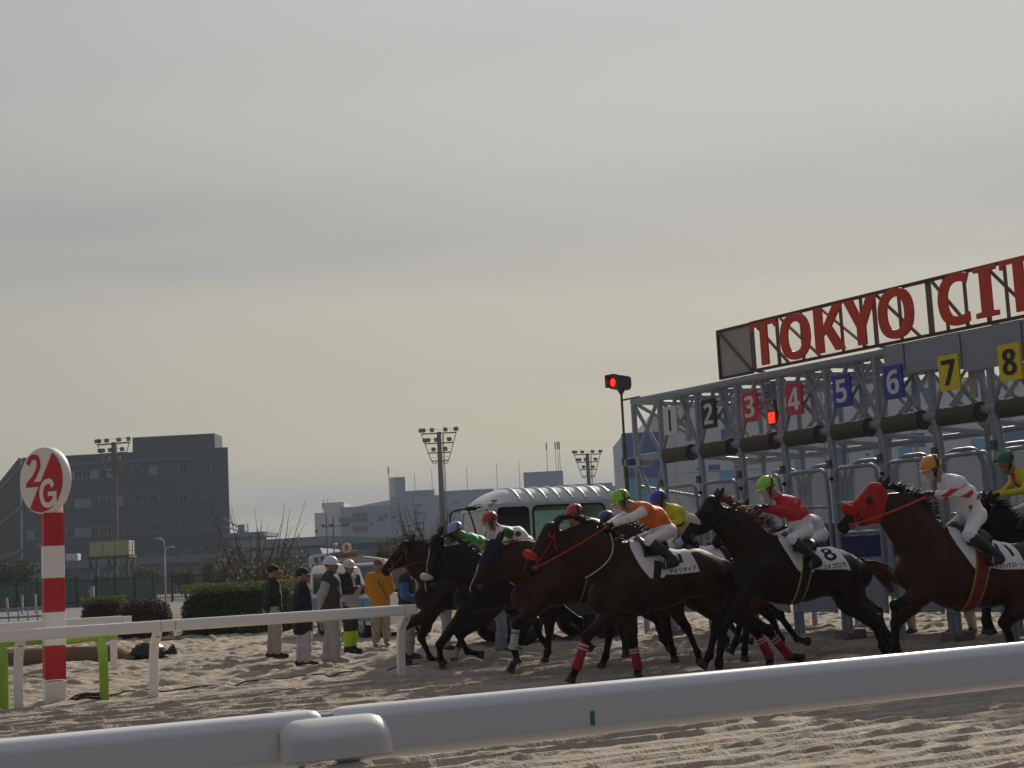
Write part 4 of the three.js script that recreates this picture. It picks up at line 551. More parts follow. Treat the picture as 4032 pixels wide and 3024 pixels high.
  if (o.cloth !== false) {
    const x0 = J.Wd[0] + 0.04, len = 0.80, NU = 26, NV = 17, drop = u => u < 0.36 ? 0.10 + 0.42 * Math.pow(Math.sin(Math.min(1, u / 0.26) * Math.PI / 2), 0.8) * (u > 0.26 ? 1 : 1) : u < 0.44 ? 0.50 : 0.455 + 0.05 * (u - 0.44) / 0.56;
    const A = [], B = [], sgn = []; for (let i = 0; i <= NU; i++) { const u = i / NU, a = [], b = [], dr = drop(u); for (let j = -NV; j <= NV; j++) { const q = j / NV * dr, x = x0 + u * len + Math.abs(j / NV) * (u - 0.35) * 0.07 + (u > 0.9 ? -0.04 * (1 - Math.abs(j / NV)) : 0), th = q / 0.335; a.push(skin(x, th, 0.016 + 0.004 * pn.noise(x * 9, q * 8, 2))); b.push(skin(x, th, 0.004)); } A.push(a); B.push(b); }
    const tx = o.cloth ? clothTexture(...o.cloth) : null;
    mesh('saddle_cloth', thickSheet(A, B, (i, j) => { const v = (j - NV) / NV * drop(i / NU); return v >= 0 ? [i / NU, 1 - v / 0.6] : [0.05, 0.95]; }), tx ? mat([0.95, 0.95, 0.95], 0.85, { map: tx }) : clothWhite, t);
  }
  { // girth band round the barrel
    const gx = J.Wd[0] + 0.36, A = [], B = [], gc = o.girth || [[0.012, 0.012, 0.012], [0.012, 0.012, 0.012]];
    for (let i = 0; i <= 36; i++) { const th = mix(0.85, 2 * Math.PI - 0.85, i / 36), a = [], b = []; for (let j = 0; j <= 6; j++) { const dn = (1 - Math.cos(th)) / 2, x = gx + (j / 6 - 0.5) * (o.girthW || 0.10) - dn * 0.16; a.push(skin(x, th, 0.024)); b.push(skin(x, th, 0.012)); } A.push(a); B.push(b); }
    mesh('girth', thickSheet(A, B, null, (i, j) => j < 1 || j > 5 ? gc[1] : gc[0]), mat([1, 1, 1], 0.75, { vertexColors: true }), t);
    const sA = [], sB = []; for (let i = 0; i <= 14; i++) { const u = i / 14, a = [], b = [], lift = 0.02 + 0.05 * Math.pow(Math.abs(u - 0.45) * 2, 2); for (let j = 0; j <= 14; j++) { const th = (j / 14 - 0.5) * 1.5 * (1 - 0.3 * u); a.push(skin(J.Wd[0] + 0.16 + u * 0.36, th, 0.03 + lift)); b.push(skin(J.Wd[0] + 0.16 + u * 0.36, th, 0.015)); } sA.push(a); sB.push(b); }
    mesh('saddle', thickSheet(sA, sB), blackTack, t);
  }
  // bridle
  const bc = mat(o.bridle || [0.012, 0.011, 0.01], 0.7), bw = o.bridle ? 0.013 : 0.010, onHead = (u, w) => { const p = m2(J.P, J.M, u), q = m2(J.jaw, [J.M[0] + 0.02, J.M[1] - 0.06], u); return m2(p, q, w); };
  for (const s of [-1, 1]) {
    const lay = pts => tube(pts.map(p => V(p[0], p[1], s * (zAt(p[0], p[1], s) + 0.004))), bw, 6, 24).scale(1, 1, 1);
    mesh('cheek_strap', lay([onHead(-0.02, 0.25), onHead(0.25, 0.35), onHead(0.55, 0.45), onHead(0.86, 0.55)]), bc, t);
    mesh('throat_strap', lay([onHead(0.0, 0.3), onHead(0.06, 0.7), onHead(0.02, 1.0)]), bc, t);
    mesh('browband', lay([onHead(0.02, 0.3), onHead(0.16, 0.1), onHead(0.18, -0.25)]), bc, t);
    const bit = onHead(0.86, 0.55), bz = zAt(bit[0], bit[1], s) + 0.012; mesh('bit_ring', new THREE.TorusGeometry(0.027, 0.005, 6, 16).translate(bit[0], bit[1], s * bz), steel, t);
    if (D.r) { const h = D.r.ha, mid = [mix(bit[0], h[0], 0.5), mix(bit[1], h[1], 0.5) - 0.01]; mesh('rein', tube([[bit[0], bit[1], s * bz], [mid[0], mid[1], s * 0.16], [h[0], h[1], s * 0.085]], o.reinW || 0.009, 6, 20), mat(o.rein || o.bridle || [0.02, 0.016, 0.014], 0.7), t); }
  }
  { const nb = []; for (const s of [-1, 1]) { const pts = [onHead(0.70, -0.55), onHead(0.72, 0.1), onHead(0.74, 0.7), onHead(0.75, 1.15)].map(p => V(p[0], p[1], s * (zAt(p[0], p[1], s) + 0.003))); nb.push(tube(pts, bw, 6, 20)); } mesh('noseband', nb, bc, t); }
  if (o.roll) { // sheepskin roll across the nose
    const p = m2(J.P, J.M, o.rollAt || 0.62), n = [-Math.abs(hx[1]), Math.abs(hx[0])], c = [p[0] + n[0] * 0.062, p[1] + n[1] * 0.062 + 0.005], g = new THREE.IcosahedronGeometry(1, 5), q = g.attributes.position, ang = Math.atan2(hx[1], hx[0]), up = 1;
    for (let i = 0; i < q.count; i++) { const v = V().fromBufferAttribute(q, i).normalize(), k = 1 + 0.10 * pn.noise(v.x * 7, v.y * 7, v.z * 7) + 0.05 * pn.noise(v.x * 22, v.y * 22, v.z * 22); const lx = v.x * 0.058 * k * (1 - 0.25 * v.y * up), ly = v.y * 0.115 * k, lz = v.z * 0.125 * k; q.setXYZ(i, c[0] + lx * Math.cos(ang) - ly * Math.sin(ang), c[1] + lx * Math.sin(ang) + ly * Math.cos(ang), lz); }
    const gg = mergeVertices(g.deleteAttribute('normal') && g); gg.computeVertexNormals(); mesh('sheepskin_roll', gg, mat(o.roll, 1, { bumpMap: grain, bumpScale: 0.006 }), t);
  }
  if (o.hood) {
    const hp = headPrims.map(p => ({ ...p, ra: p.ra + 0.012, rb: p.rb + 0.012 })).concat([cap(P3(n0), P3(m2(n0, n1, 0.3)), q0 + 0.012, q0 + 0.012, q1 / 0.115, 0.07)]);
    const lim = o.hoodTo || 0.66, e = m2(J.P, J.M, 0.3);
    const H = mesh('hood', sdfMesh(hp, 0.012, { mod: (d, x, y) => { const q = ((x - J.P[0]) * hx[0] + (y - J.P[1]) * hx[1]) / hl, bk = (x - J.P[0]) - 0.14; return Math.max(d, (q - lim) * hl, bk * 0.98, (-q - 0.35) * hl); } }), mat(o.hood, 0.9, { bumpMap: grain, bumpScale: 0.004 }), t);
    for (const s of [-1, 1]) { const ex = e[0] - Math.abs(hx[1]) * 0.02, ey = e[1] + Math.abs(hx[0]) * 0.02; mesh('eye_cup', ball(0.05, ex, ey, s * (zAt(ex, ey, s) + 0.004), 1, 1.1, 0.55, 12), o.eyeCup ? mat(o.eyeCup, 0.9) : darkRubber, H); }
  }
  // leg wraps
  for (const [k, c, band] of o.wraps || []) {
    const L = J[k], s = legs.find(l => l[0] === k)[1], fore = k[0] === 'f', a = V(...m2(L[1], L[2], 0.22), s * (fore ? 0.125 : 0.135)), b = V(...L[2], s * 0.105), v = b.clone().sub(a), l = v.length() + 0.03;
    const wr = mesh('leg_wrap', aim(lathe([[0, 0], [0.059, 0], [0.063, 0.01], [0.060, l * 0.5], [0.064, l * 0.86], [0.069, l * 0.97], [0.062, l], [0, l]], 16), a, v), mat(c, 0.9, { bumpMap: grain, bumpScale: 0.003 }), t);
    for (const [u, w] of band === 2 ? [[0.06, 0.022], [0.19, 0.022]] : [[0.14, 0.016]]) mesh('wrap_stripe', aim(lathe([[0.056, u * l], [0.0655, u * l + 0.002], [0.0655, u * l + w], [0.056, u * l + w + 0.002]], 16), a, v), mat(band === 2 ? [0.6, 0.55, 0.53] : [0.02, 0.02, 0.03], 0.9), wr);
  }
  if (o.neckStrap) { const P = []; const a = J.Cr[2], b = m2(J.U, J.CH, 0.2); for (let i = 0; i <= 12; i++) { const u = i / 12, x = mix(a[0] + 0.02, b[0] + 0.04, u) + 0.13 * Math.sin(u * 3.14), y = mix(a[1] - 0.02, b[1], u) - 0.02 * Math.sin(u * 3.14); P.push(V(x, y, zAt(x, y, 1) + 0.006)); } mesh('neck_strap', tube(P, 0.009, 6, 40), mat([0.6, 0.57, 0.55], 0.8), t); }
  return t;
}
const flatMats = {}; function coatMatFlat(c) { const k = c.join(); return flatMats[k] ??= phys(c, 0.5, { side: THREE.DoubleSide }); }
const redWraps = ['f1', 'f2', 'h1', 'h2'].map(k => [k, [0.40, 0.02, 0.035], 2]);
const H_RED = [0.42, 0.018, 0.014];
buildHorse('h1', { front: true, label: 'dark bay horse wearing cloth number 1, red bridle and red leg wraps', coat: [0.0307, 0.0130, 0.0065], bridle: [0.34, 0.016, 0.02], rein: [0.40, 0.03, 0.03], reinW: 0.013, roll: [0.50, 0.035, 0.02], rollAt: 0.72, cloth: ['1', 'アイソタイプ'], wraps: redWraps, neckStrap: true, earBack: true, maneLift: 0.5, girth: [[0.012, 0.012, 0.012], [0.012, 0.012, 0.012]] });
buildHorse('h8', { front: true, label: 'nearly black horse with cloth number 8, white nose roll and ginger mane', coat: [0.0154, 0.0083, 0.0051], mane: [0.16, 0.055, 0.018], roll: [0.62, 0.6, 0.55], rollAt: 0.60, cloth: ['8', 'コイゴロモ'], girth: [[0.012, 0.012, 0.012], [0.5, 0.47, 0.08]], girthW: 0.14, maneLift: 1.0 });
buildHorse('h11', { front: true, label: 'brown horse with cloth number 11 and a bright red hood', coat: [0.0406, 0.0144, 0.0065], bridle: H_RED, rein: [0.45, 0.05, 0.03], reinW: 0.015, hood: H_RED, hoodTo: 0.64, roll: H_RED, rollAt: 0.70, cloth: ['11', 'バブリングストーン'], girth: [[0.16, 0.014, 0.018], [0.42, 0.24, 0.03]], girthW: 0.19, maneLift: 0.9 });
buildHorse('hA', { label: 'dark horse with orange red bridle leading at the left of the field', coat: [0.0199, 0.0098, 0.0058], bridle: [0.22, 0.03, 0.012], stocking: 'h1', earBack: false });
buildHorse('hB', { label: 'black horse with white noseband, second from the left of the field', coat: [0.0117, 0.0068, 0.0046], roll: [0.55, 0.54, 0.52], rollAt: 0.8, blaze: true, cloth: ['', 'タイ'] });
buildHorse('hC', { label: 'bay horse with ginger mane, dark blue hood and white leg wraps', coat: [0.0379, 0.0144, 0.0065], mane: [0.30, 0.12, 0.03], hood: [0.010, 0.014, 0.03], hoodTo: 0.5, wraps: [['f1', [0.5, 0.5, 0.46], 1], ['f2', [0.5, 0.5, 0.46], 1]], girth: [[0.012, 0.012, 0.012], [0.35, 0.3, 0.14]], girthW: 0.14, blaze: true, maneLift: 0.6 });
buildHorse('hE', { label: 'dark horse almost hidden behind the horse numbered 1, rider in blue cap', coat: [0.0180, 0.0092, 0.0051] });
buildHorse('hF', { label: 'brown horse behind number 1, ridden in yellow silks and blue cap', coat: [0.0271, 0.0122, 0.0065] });
buildHorse('hI', { label: 'bay horse behind number 8, only its rump showing past the tail', coat: [0.0541, 0.0212, 0.0090] });
buildHorse('hG', { label: 'black horse behind the horse numbered 11, ridden in green cap', coat: [0.0108, 0.0068, 0.0051] });
buildHorse('hH', { label: 'brown horse whose muzzle just enters at the right edge', coat: [0.0451, 0.0182, 0.0084], cloth: false });
// ------------------------------------------------------------ people
const skinCol = [0.36, 0.19, 0.12], skinMat = phys([1, 1, 1], 0.55, { vertexColors: true });
// head: skull centre at the origin, face towards -X
const headGeo = (() => {
  const p = [cap([0.015, 0.03, 0], [-0.02, 0.035, 0], 0.094, 0.086, 1.18, 0.03), cap([-0.03, -0.005, 0], [-0.045, -0.075, 0], 0.074, 0.05, 1.12, 0.03), cap([-0.06, -0.095, 0], [-0.075, -0.1, 0], 0.026, 0.022, 0.8, 0.03), cap([-0.098, 0.012, 0], [-0.118, -0.03, 0], 0.009, 0.016, 1, 0.015), cap([-0.1, -0.036, 0], [-0.105, -0.037, 0], 0.016, 0.014, 0.7, 0.012), cap([-0.09, 0.03, -0.035], [-0.09, 0.03, 0.035], 0.012, 0.012, 1, 0.015), cap([-0.098, -0.062, -0.016], [-0.098, -0.062, 0.016], 0.009, 0.009, 1, 0.012), cap([0.01, -0.05, 0], [0.03, -0.14, 0], 0.056, 0.056, 1, 0.04)];
  for (const s of [-1, 1]) p.push(cap([0.012, 0.02, s * 0.079], [0.006, -0.03, s * 0.076], 0.018, 0.011, 1, 0.012), cap([-0.075, -0.02, s * 0.035], [-0.07, -0.035, s * 0.042], 0.024, 0.022, 1, 0.03));
  return sdfMesh(p, 0.0055, { color: (x, y, z) => { const az = Math.abs(z); if (x < -0.06 && Math.hypot(y - 0.008, az - 0.034) < 0.011) return [0.02, 0.014, 0.012]; if (x < -0.07 && Math.abs(y - 0.034) < 0.006 && az > 0.014 && az < 0.052) return [0.02, 0.014, 0.01]; if (x < -0.08 && Math.abs(y + 0.062) < 0.006 && az < 0.024) return [0.22, 0.07, 0.06]; const n = 1 + 0.12 * pn.noise(x * 30, y * 30, z * 30); return [skinCol[0] * n, skinCol[1] * n, skinCol[2] * n]; } });
})();
// hand: wrist at the origin, reaching along +Y, fingers curling towards -X; thumb on +Z
function handProto(curl) {
  const p = [cap([0, 0, 0], [0, 0.03, 0], 0.024, 0.024, 0.85, 0.015), cap([0, 0.03, -0.02], [0, 0.08, -0.028], 0.019, 0.016, 1, 0.02), cap([0, 0.03, 0.02], [0, 0.082, 0.026], 0.02, 0.017, 1, 0.02)];
  [[-0.031, 0.062], [-0.011, 0.078], [0.01, 0.084], [0.03, 0.074]].forEach(([z, L]) => { let a = 0.25 + curl * 0.5, q = [0, 0.082, z]; for (const f of [0.46, 0.3, 0.26]) { const e = [q[0] - Math.sin(a) * L * f, q[1] + Math.cos(a) * L * f, z]; p.push(cap(q, e, 0.0095, 0.0085, 1, 0.006)); q = e; a += 0.3 + curl; } });
  p.push(cap([0, 0.025, 0.03], [-0.018, 0.055, 0.056], 0.013, 0.011, 1, 0.01), cap([-0.018, 0.055, 0.056], [-0.034, 0.078, 0.048 + 0.012 * (1 - curl)], 0.0105, 0.009, 1, 0.006));
  return sdfMesh(p, 0.0045, { color: () => skinCol });
}
const gripHand = handProto(1.0), restHand = handProto(0.3), gloveHand = gripHand.clone(); colorize(gloveHand, () => [0.012, 0.012, 0.014]);
const inflate = (ps, e) => ps.map(p => ({ ...p, ra: p.ra + e, rb: p.rb + e }));
const lerp3 = (a, b, k) => [mix(a[0], b[0], k), mix(a[1], b[1], k), mix(a[2], b[2], k)];
// body pieces from joints; s scales girth
function limbs(J, s = 1) {
  const L = { torso: [], up: [], fore: [], thigh: [], calf: [], foot: [], neck: [] };
  const mid = lerp3(J.hip, J.chest, 0.5); mid[0] += J.arch?.[0] || 0; mid[1] += J.arch?.[1] || 0;
  L.torso.push(cap(J.hip, mid, 0.128 * s, 0.125 * s, 0.80, 0.06), cap(mid, J.chest, 0.125 * s, 0.122 * s, 0.76, 0.06), cap(J.sh[0], J.sh[1], 0.066 * s, 0.066 * s, 1, 0.07));
  L.neck.push(cap(J.chest, J.neck, 0.075, 0.056, 1, 0.04), cap(J.neck, J.skull, 0.056, 0.056, 1, 0.03));
  for (const i of [0, 1]) {
    L.up.push(cap(J.sh[i], J.el[i], 0.056 * s, 0.044 * s, 1, 0.035)); L.fore.push(cap(J.el[i], lerp3(J.el[i], J.wr[i], 0.94), 0.043 * s, 0.03 * s, 1, 0.03));
    L.thigh.push(cap(J.hp[i], J.kn[i], 0.092 * s, 0.062 * s, 1, 0.05)); L.calf.push(cap(J.kn[i], lerp3(J.kn[i], J.an[i], 0.4), 0.057 * s, 0.057 * s, 1, 0.03), cap(lerp3(J.kn[i], J.an[i], 0.4), J.an[i], 0.057 * s, 0.04 * s, 1, 0.03));
    const d = [J.to[i][0] - J.an[i][0], J.to[i][1] - J.an[i][1]]; L.foot.push(cap([J.an[i][0] - d[0] * 0.25, J.an[i][1] + d[1] * 0.55, J.an[i][2]], J.to[i], 0.042, 0.034, 0.9, 0.02), cap(J.an[i], lerp3(J.an[i], J.to[i], 0.5), 0.04, 0.038, 1, 0.02));
  }
  return L;
}
function headAt(J, tilt, yaw = 0) { const m = new THREE.Matrix4().makeTranslation(...J.skull).multiply(new THREE.Matrix4().makeRotationY(yaw)).multiply(new THREE.Matrix4().makeRotationZ(tilt)); return m; }
function bodyMesh(t, J, L, tilt, yaw, hand, cell = 0.018) {
  const parts = [sdfMesh([...L.torso, ...L.neck, ...L.up, ...L.fore, ...L.thigh, ...L.calf, ...L.foot], cell, { color: () => skinCol }), headGeo.clone().applyMatrix4(headAt(J, tilt, yaw))];
  for (const i of [0, 1]) { const d = V(J.wr[i][0] - J.el[i][0], J.wr[i][1] - J.el[i][1], J.wr[i][2] - J.el[i][2]); parts.push(aim((i ? hand.clone().scale(1, 1, -1) : hand.clone()), V(...lerp3(J.el[i], J.wr[i], 0.97)), d)); }
  if (parts[3]) { const ix = parts[3].index; for (let k = 0; k < ix.count; k += 3) { const a = ix.getX(k); ix.setX(k, ix.getX(k + 1)); ix.setX(k + 1, a); } }
  return mesh('body', merge(parts), skinMat, t);
}
// hard cap shell over the skull
function dome(rx, ry, rz, cut, mod) { const g = new THREE.SphereGeometry(1, 28, 16, 0, 6.2832, 0, cut), p = g.attributes.position; for (let i = 0; i < p.count; i++) { const v = V().fromBufferAttribute(p, i); if (mod) mod(v); p.setXYZ(i, v.x * rx, v.y * ry, v.z * rz); } g.computeVertexNormals(); return g; }
function helmet(t, J, tilt, yaw, c, o = {}) {
  const m = headAt(J, tilt, yaw), mt = phys(c, o.rough ?? 0.32, { side: THREE.DoubleSide, clearcoat: 0.4, clearcoatRoughness: 0.3 });
  const g = [dome(0.134, 0.128, 0.114, 1.72).translate(0.004, 0.028, 0)];
  const pk = [], pi = []; for (let i = 0; i <= 10; i++) { const a = (i / 10 - 0.5) * 2.0, A = [], B = []; for (let j = 0; j <= 3; j++) { const r = 1 + j * 0.105 * Math.cos(a * 0.75); A.push([-0.128 * Math.cos(a) * r + 0.004, 0.022 - j * 0.007, 0.110 * Math.sin(a) * r]); B.push([-0.128 * Math.cos(a) * r + 0.004, 0.016 - j * 0.007, 0.110 * Math.sin(a) * r]); } pk.push(A); pi.push(B); }
  g.push(thickSheet(pk, pi));
  const h = mesh('helmet', merge(g).applyMatrix4(m), mt, t), dk = mat([0.012, 0.012, 0.014], 0.5);
  if (o.straps !== false) {
    for (const k of o.stripes || [0.25, 0.55]) mesh('strap', new THREE.TorusGeometry(0.1235, 0.006, 5, 30).scale(1, 1.06, 1).rotateY(Math.PI / 2 - 0.0).rotateZ(-k).translate(0.004 + k * 0.04, 0.024, 0).applyMatrix4(m), dk, h);
    mesh('chin_strap', new THREE.TorusGeometry(0.098, 0.008, 5, 26).scale(0.95, 1.25, 1).rotateY(Math.PI / 2).translate(-0.015, -0.012, 0).applyMatrix4(m), dk, h);
    mesh('goggles', new THREE.TorusGeometry(0.088, 0.019, 8, 24, 2.5).rotateX(Math.PI / 2).rotateY(Math.PI + 1.25 - Math.PI).rotateY(Math.PI / 1).translate(-0.012, 0.006, 0).applyMatrix4(m), phys([0.05, 0.045, 0.04], 0.15), h);
  }
  if (o.visor) { const A = [], B = []; for (let i = 0; i <= 12; i++) { const a = (i / 12 - 0.5) * 2.1, p = [], q = []; for (let j = 0; j <= 6; j++) { const y = 0.015 - j * 0.022, r = 0.15 + j * 0.004; p.push([-r * Math.cos(a), y, r * 0.84 * Math.sin(a)]); q.push([-(r - 0.002) * Math.cos(a), y, (r - 0.002) * 0.84 * Math.sin(a)]); } A.push(p); B.push(q); } mesh('face_shield', thickSheet(A, B).applyMatrix4(m), phys([0.75, 0.75, 0.74], 0.12, { transparent: true, opacity: 0.22, side: THREE.DoubleSide }), h); }
  return h;
}
const hairMat = mat([0.012, 0.009, 0.008], 0.8);
function hair(t, J, tilt, yaw) { mesh('hair', dome(0.103, 0.100, 0.087, 2.0, v => { if (v.x < -0.2) { v.y = Math.max(v.y, 0.35); } }).translate(0.012, 0.032, 0).applyMatrix4(headAt(J, tilt, yaw)), hairMat, t); }
const fabric = (o = {}) => mat([1, 1, 1], 0.62, { vertexColors: true, bumpMap: grain, bumpScale: 0.002, ...o });
function buildJockey(key, o) {
  const D = HD[key], R = D.r, z = (p, a, dx = 0, dy = 0) => [[p[0] + dx, p[1] + dy, a], [p[0] - dx, p[1] - dy, -a]], rel = p => [p[0] - R.hp[0], p[1] - R.hp[1]];
  const q = {}; for (const k in R) q[k] = rel(R[k]);
  const c = Math.cos(TURN), s = Math.sin(TURN);
  const t = thing('jockey', o.label, 'person', [D.x + R.hp[0] * c, R.hp[1], D.z + R.hp[0] * s], -TURN, 'jockeys riding out of the gate');
  const tilt = o.tilt ?? 0.25, yaw = o.yaw ?? 0;
  const J = { hip: [q.hp[0], q.hp[1], 0], chest: [mix(q.sh[0], q.nk[0], 0.35), mix(q.sh[1], q.nk[1], 0.2) - 0.03, 0], neck: [q.nk[0] - 0.02, q.nk[1], 0], skull: [q.hel[0] + 0.018, q.hel[1] - 0.045, 0], arch: [0.045, 0.05],
    sh: z(q.sh, 0.165), el: z(q.el, 0.215, 0.02), wr: z([q.ha[0] + 0.05, q.ha[1] + 0.02], 0.085, 0.015), hp: z(q.hp, 0.10), kn: z(q.kn, 0.315), an: z(q.an, 0.365), to: z(q.to, 0.37) };
  J.chest[0] = mix(q.sh[0], q.nk[0], 0.3);
  const L = limbs(J, 0.94), cell = o.front ? 0.016 : 0.02;
  bodyMesh(t, J, L, tilt, yaw, o.gloves === false ? gripHand : gloveHand, 0.02);
  const jp = inflate([...L.torso, ...L.up], 0.016).concat(inflate(L.fore, 0.012)).concat([cap(J.chest, J.neck, 0.08, 0.062, 1, 0.04)]);
  const tors = inflate(L.torso, 0.016), arms = inflate([...L.up, ...L.fore], 0.014), hd = V(q.hp[0] - q.sh[0], q.hp[1] - q.sh[1], 0), hl = hd.length(); hd.normalize();
  const cutW = (d, x, y) => Math.max(d, ((x - q.sh[0]) * hd.x + (y - q.sh[1]) * hd.y) - hl * 0.93);
  const wrinkle = (d, x, y, zz) => d + 0.009 * pn.noise(x * 12, y * 12, zz * 12) + 0.005 * pn.noise(x * 30, y * 30, zz * 30);
  const J1 = sdfMesh(jp, o.front ? 0.011 : 0.018, { mod: (d, x, y, zz) => cutW(wrinkle(d, x, y, zz), x, y), color: (x, y, zz) => { const da = sdf(arms, x, y, zz), dt = sdf(tors, x, y, zz), u = ((x - q.sh[0]) * hd.x + (y - q.sh[1]) * hd.y) / hl; return o.silks(da < dt ? 'sleeve' : 'torso', u, x - q.sh[0], y - q.sh[1], zz, Math.hypot(x - q.el[0], y - q.el[1])); } });
  const jk = mesh('silks_jacket', J1, fabric(), t);
  const bp = inflate([...L.thigh], 0.012).concat(inflate([cap(J.hip, lerp3(J.hip, J.chest, 0.22), 0.128, 0.118, 0.8, 0.06)], 0.012)).concat([0, 1].map(i => cap(J.kn[i], lerp3(J.kn[i], J.an[i], o.shin ?? 0.04), 0.072, 0.066, 1, 0.03)));
  mesh('breeches', sdfMesh(bp, cell, { mod: wrinkle, color: () => o.breeches || [0.78, 0.77, 0.80] }), fabric(), t);
  for (const i of [0, 1]) mesh('boot', sdfMesh(inflate([L.calf[2 * i], L.calf[2 * i + 1], L.foot[2 * i], L.foot[2 * i + 1]], 0.017), 0.014), blackTack, t);
  for (const i of [0, 1]) { const p = J.to[i], st = mesh('stirrup', new THREE.TorusGeometry(0.062, 0.008, 6, 18).rotateY(Math.PI / 2 - 0.3).translate(p[0] + 0.01, p[1] + 0.01, p[2]), steel, t); mesh('leather', tube([[p[0], p[1] + 0.07, p[2]], [mix(p[0], q.hp[0], 0.35), mix(p[1], q.kn[1], 0.6), p[2] * 0.97], [q.hp[0] - 0.12, q.kn[1] + 0.0, p[2] * 0.85]], 0.008, 5, 12), blackTack, st); }
  hair(t, J, tilt, yaw);
  helmet(t, J, tilt, yaw, o.cap, { visor: o.visor, stripes: o.stripes, rough: 0.4 });
  for (const [sx, sy, r] of o.stars || []) { let zz = 0.4; for (let k = 0; k < 60; k++) { const d = sdf(jp, q.sh[0] + sx, q.sh[1] + sy, zz); if (d < 0.003) break; zz -= Math.max(0.003, d * 0.7); } mesh('star', starGeo(r).translate(q.sh[0] + sx, q.sh[1] + sy, zz + 0.006), mat(o.starCol, 0.7), jk); }
  if (o.garter) { const i = 0, a = V(...lerp3(J.kn[i], J.an[i], 0.32)), v = V(J.an[i][0] - J.kn[i][0], J.an[i][1] - J.kn[i][1], J.an[i][2] - J.kn[i][2]); for (const k of [0, 1]) mesh('garter', aim(lathe([[0.05, 0], [0.068, 0.004], [0.066, 0.085], [0.05, 0.09]], 16), V(...lerp3(J.kn[k], J.an[k], 0.3)), v), mat(o.garter, 0.6), t); }
  return t;
}
const solid = (torso, sleeve = torso) => (p) => p === 'sleeve' ? sleeve : torso;
const WHT = [0.80, 0.79, 0.81], REDS = [0.58, 0.02, 0.022], ORG = [0.78, 0.15, 0.012], YEL = [0.66, 0.57, 0.02], LIME = [0.26, 0.62, 0.03], BLUE = [0.022, 0.05, 0.34], GRN = [0.012, 0.12, 0.05];
buildJockey('h1', { front: true, label: 'jockey in orange vest with white sleeves and lime cap on number 1', cap: LIME, silks: solid(ORG, WHT), visor: true, stripes: [0.2, 0.5], tilt: 0.42, garter: [0.6, 0.10, 0.01] });
buildJockey('h8', { front: true, label: 'jockey in red silks with white sash and lime cap on number 8', cap: LIME, visor: true, stripes: [0.45, 0.6], tilt: 0.35, silks: (p, u, x, y) => p === 'torso' && u > 0.60 + 0.5 * (x + 0.12) - 0.12 && u < 0.80 + 0.5 * (x + 0.12) - 0.12 ? WHT : p === 'torso' && x > 0.10 && u > 0.55 ? WHT : REDS, stars: [[-0.02, 0.02, 0.025], [0.06, -0.04, 0.03]], starCol: [0.6, 0.58, 0.58] });
buildJockey('h11', { front: true, label: 'jockey in white silks with red stars and orange cap on number 11', cap: [0.68, 0.27, 0.02], visor: true, stripes: [0.25, 0.42, 0.6], tilt: 0.3, silks: (p, u, x, y, z, e) => p === 'sleeve' ? (Math.sin((x * 0.75 - y * 1.1) * 34 + 1.2) > 0.25 ? REDS : WHT) : WHT, stars: [[-0.02, -0.20, 0.055], [0.13, -0.30, 0.05], [0.22, -0.18, 0.04]], starCol: [0.45, 0.02, 0.03], shin: 0.3 });
buildJockey('hA', { label: 'jockey in green and yellow silks with pale blue cap at the left', cap: [0.30, 0.33, 0.62], silks: (p, u) => p === 'sleeve' ? [0.03, 0.3, 0.08] : u > 0.55 ? [0.45, 0.36, 0.03] : [0.03, 0.28, 0.09], tilt: 0.35 });
buildJockey('hB', { label: 'jockey in white silks with green spots and red cap', cap: [0.42, 0.02, 0.03], silks: (p, u, x, y, z) => Math.hypot(x + 0.0, y + 0.0) < 0.095 || Math.hypot(x - 0.16, y + 0.02) < 0.05 ? [0.012, 0.085, 0.04] : WHT, tilt: 0.35, visor: true });
buildJockey('hC', { label: 'jockey in red cap mostly hidden by the head of number 1', cap: [0.42, 0.025, 0.035], silks: solid([0.55, 0.5, 0.5], [0.4, 0.05, 0.05]), tilt: 0.4 });
buildJockey('hE', { label: 'jockey in blue cap and blue silks behind the orange vest', cap: BLUE, silks: solid([0.03, 0.07, 0.38]), tilt: 0.4 });
buildJockey('hF', { label: 'jockey in yellow silks with blue cap behind number 1', cap: BLUE, silks: (p, u, x, y) => Math.abs(u - 0.42) < 0.07 && p === 'sleeve' ? [0.03, 0.05, 0.15] : YEL, tilt: 0.35, breeches: [0.4, 0.4, 0.46] });
buildJockey('hI', { label: 'jockey crouched low behind the red jockey on number 8', cap: [0.5, 0.5, 0.5], silks: solid(WHT), tilt: 0.5 });
buildJockey('hG', { label: 'jockey in yellow and red silks with green cap at the right', cap: GRN, silks: (p, u, x, y, z) => p === 'torso' && (Math.abs(z) < 0.05 && x < 0 || u > 0.62) ? REDS : YEL, tilt: 0.2, yaw: 0.35 });

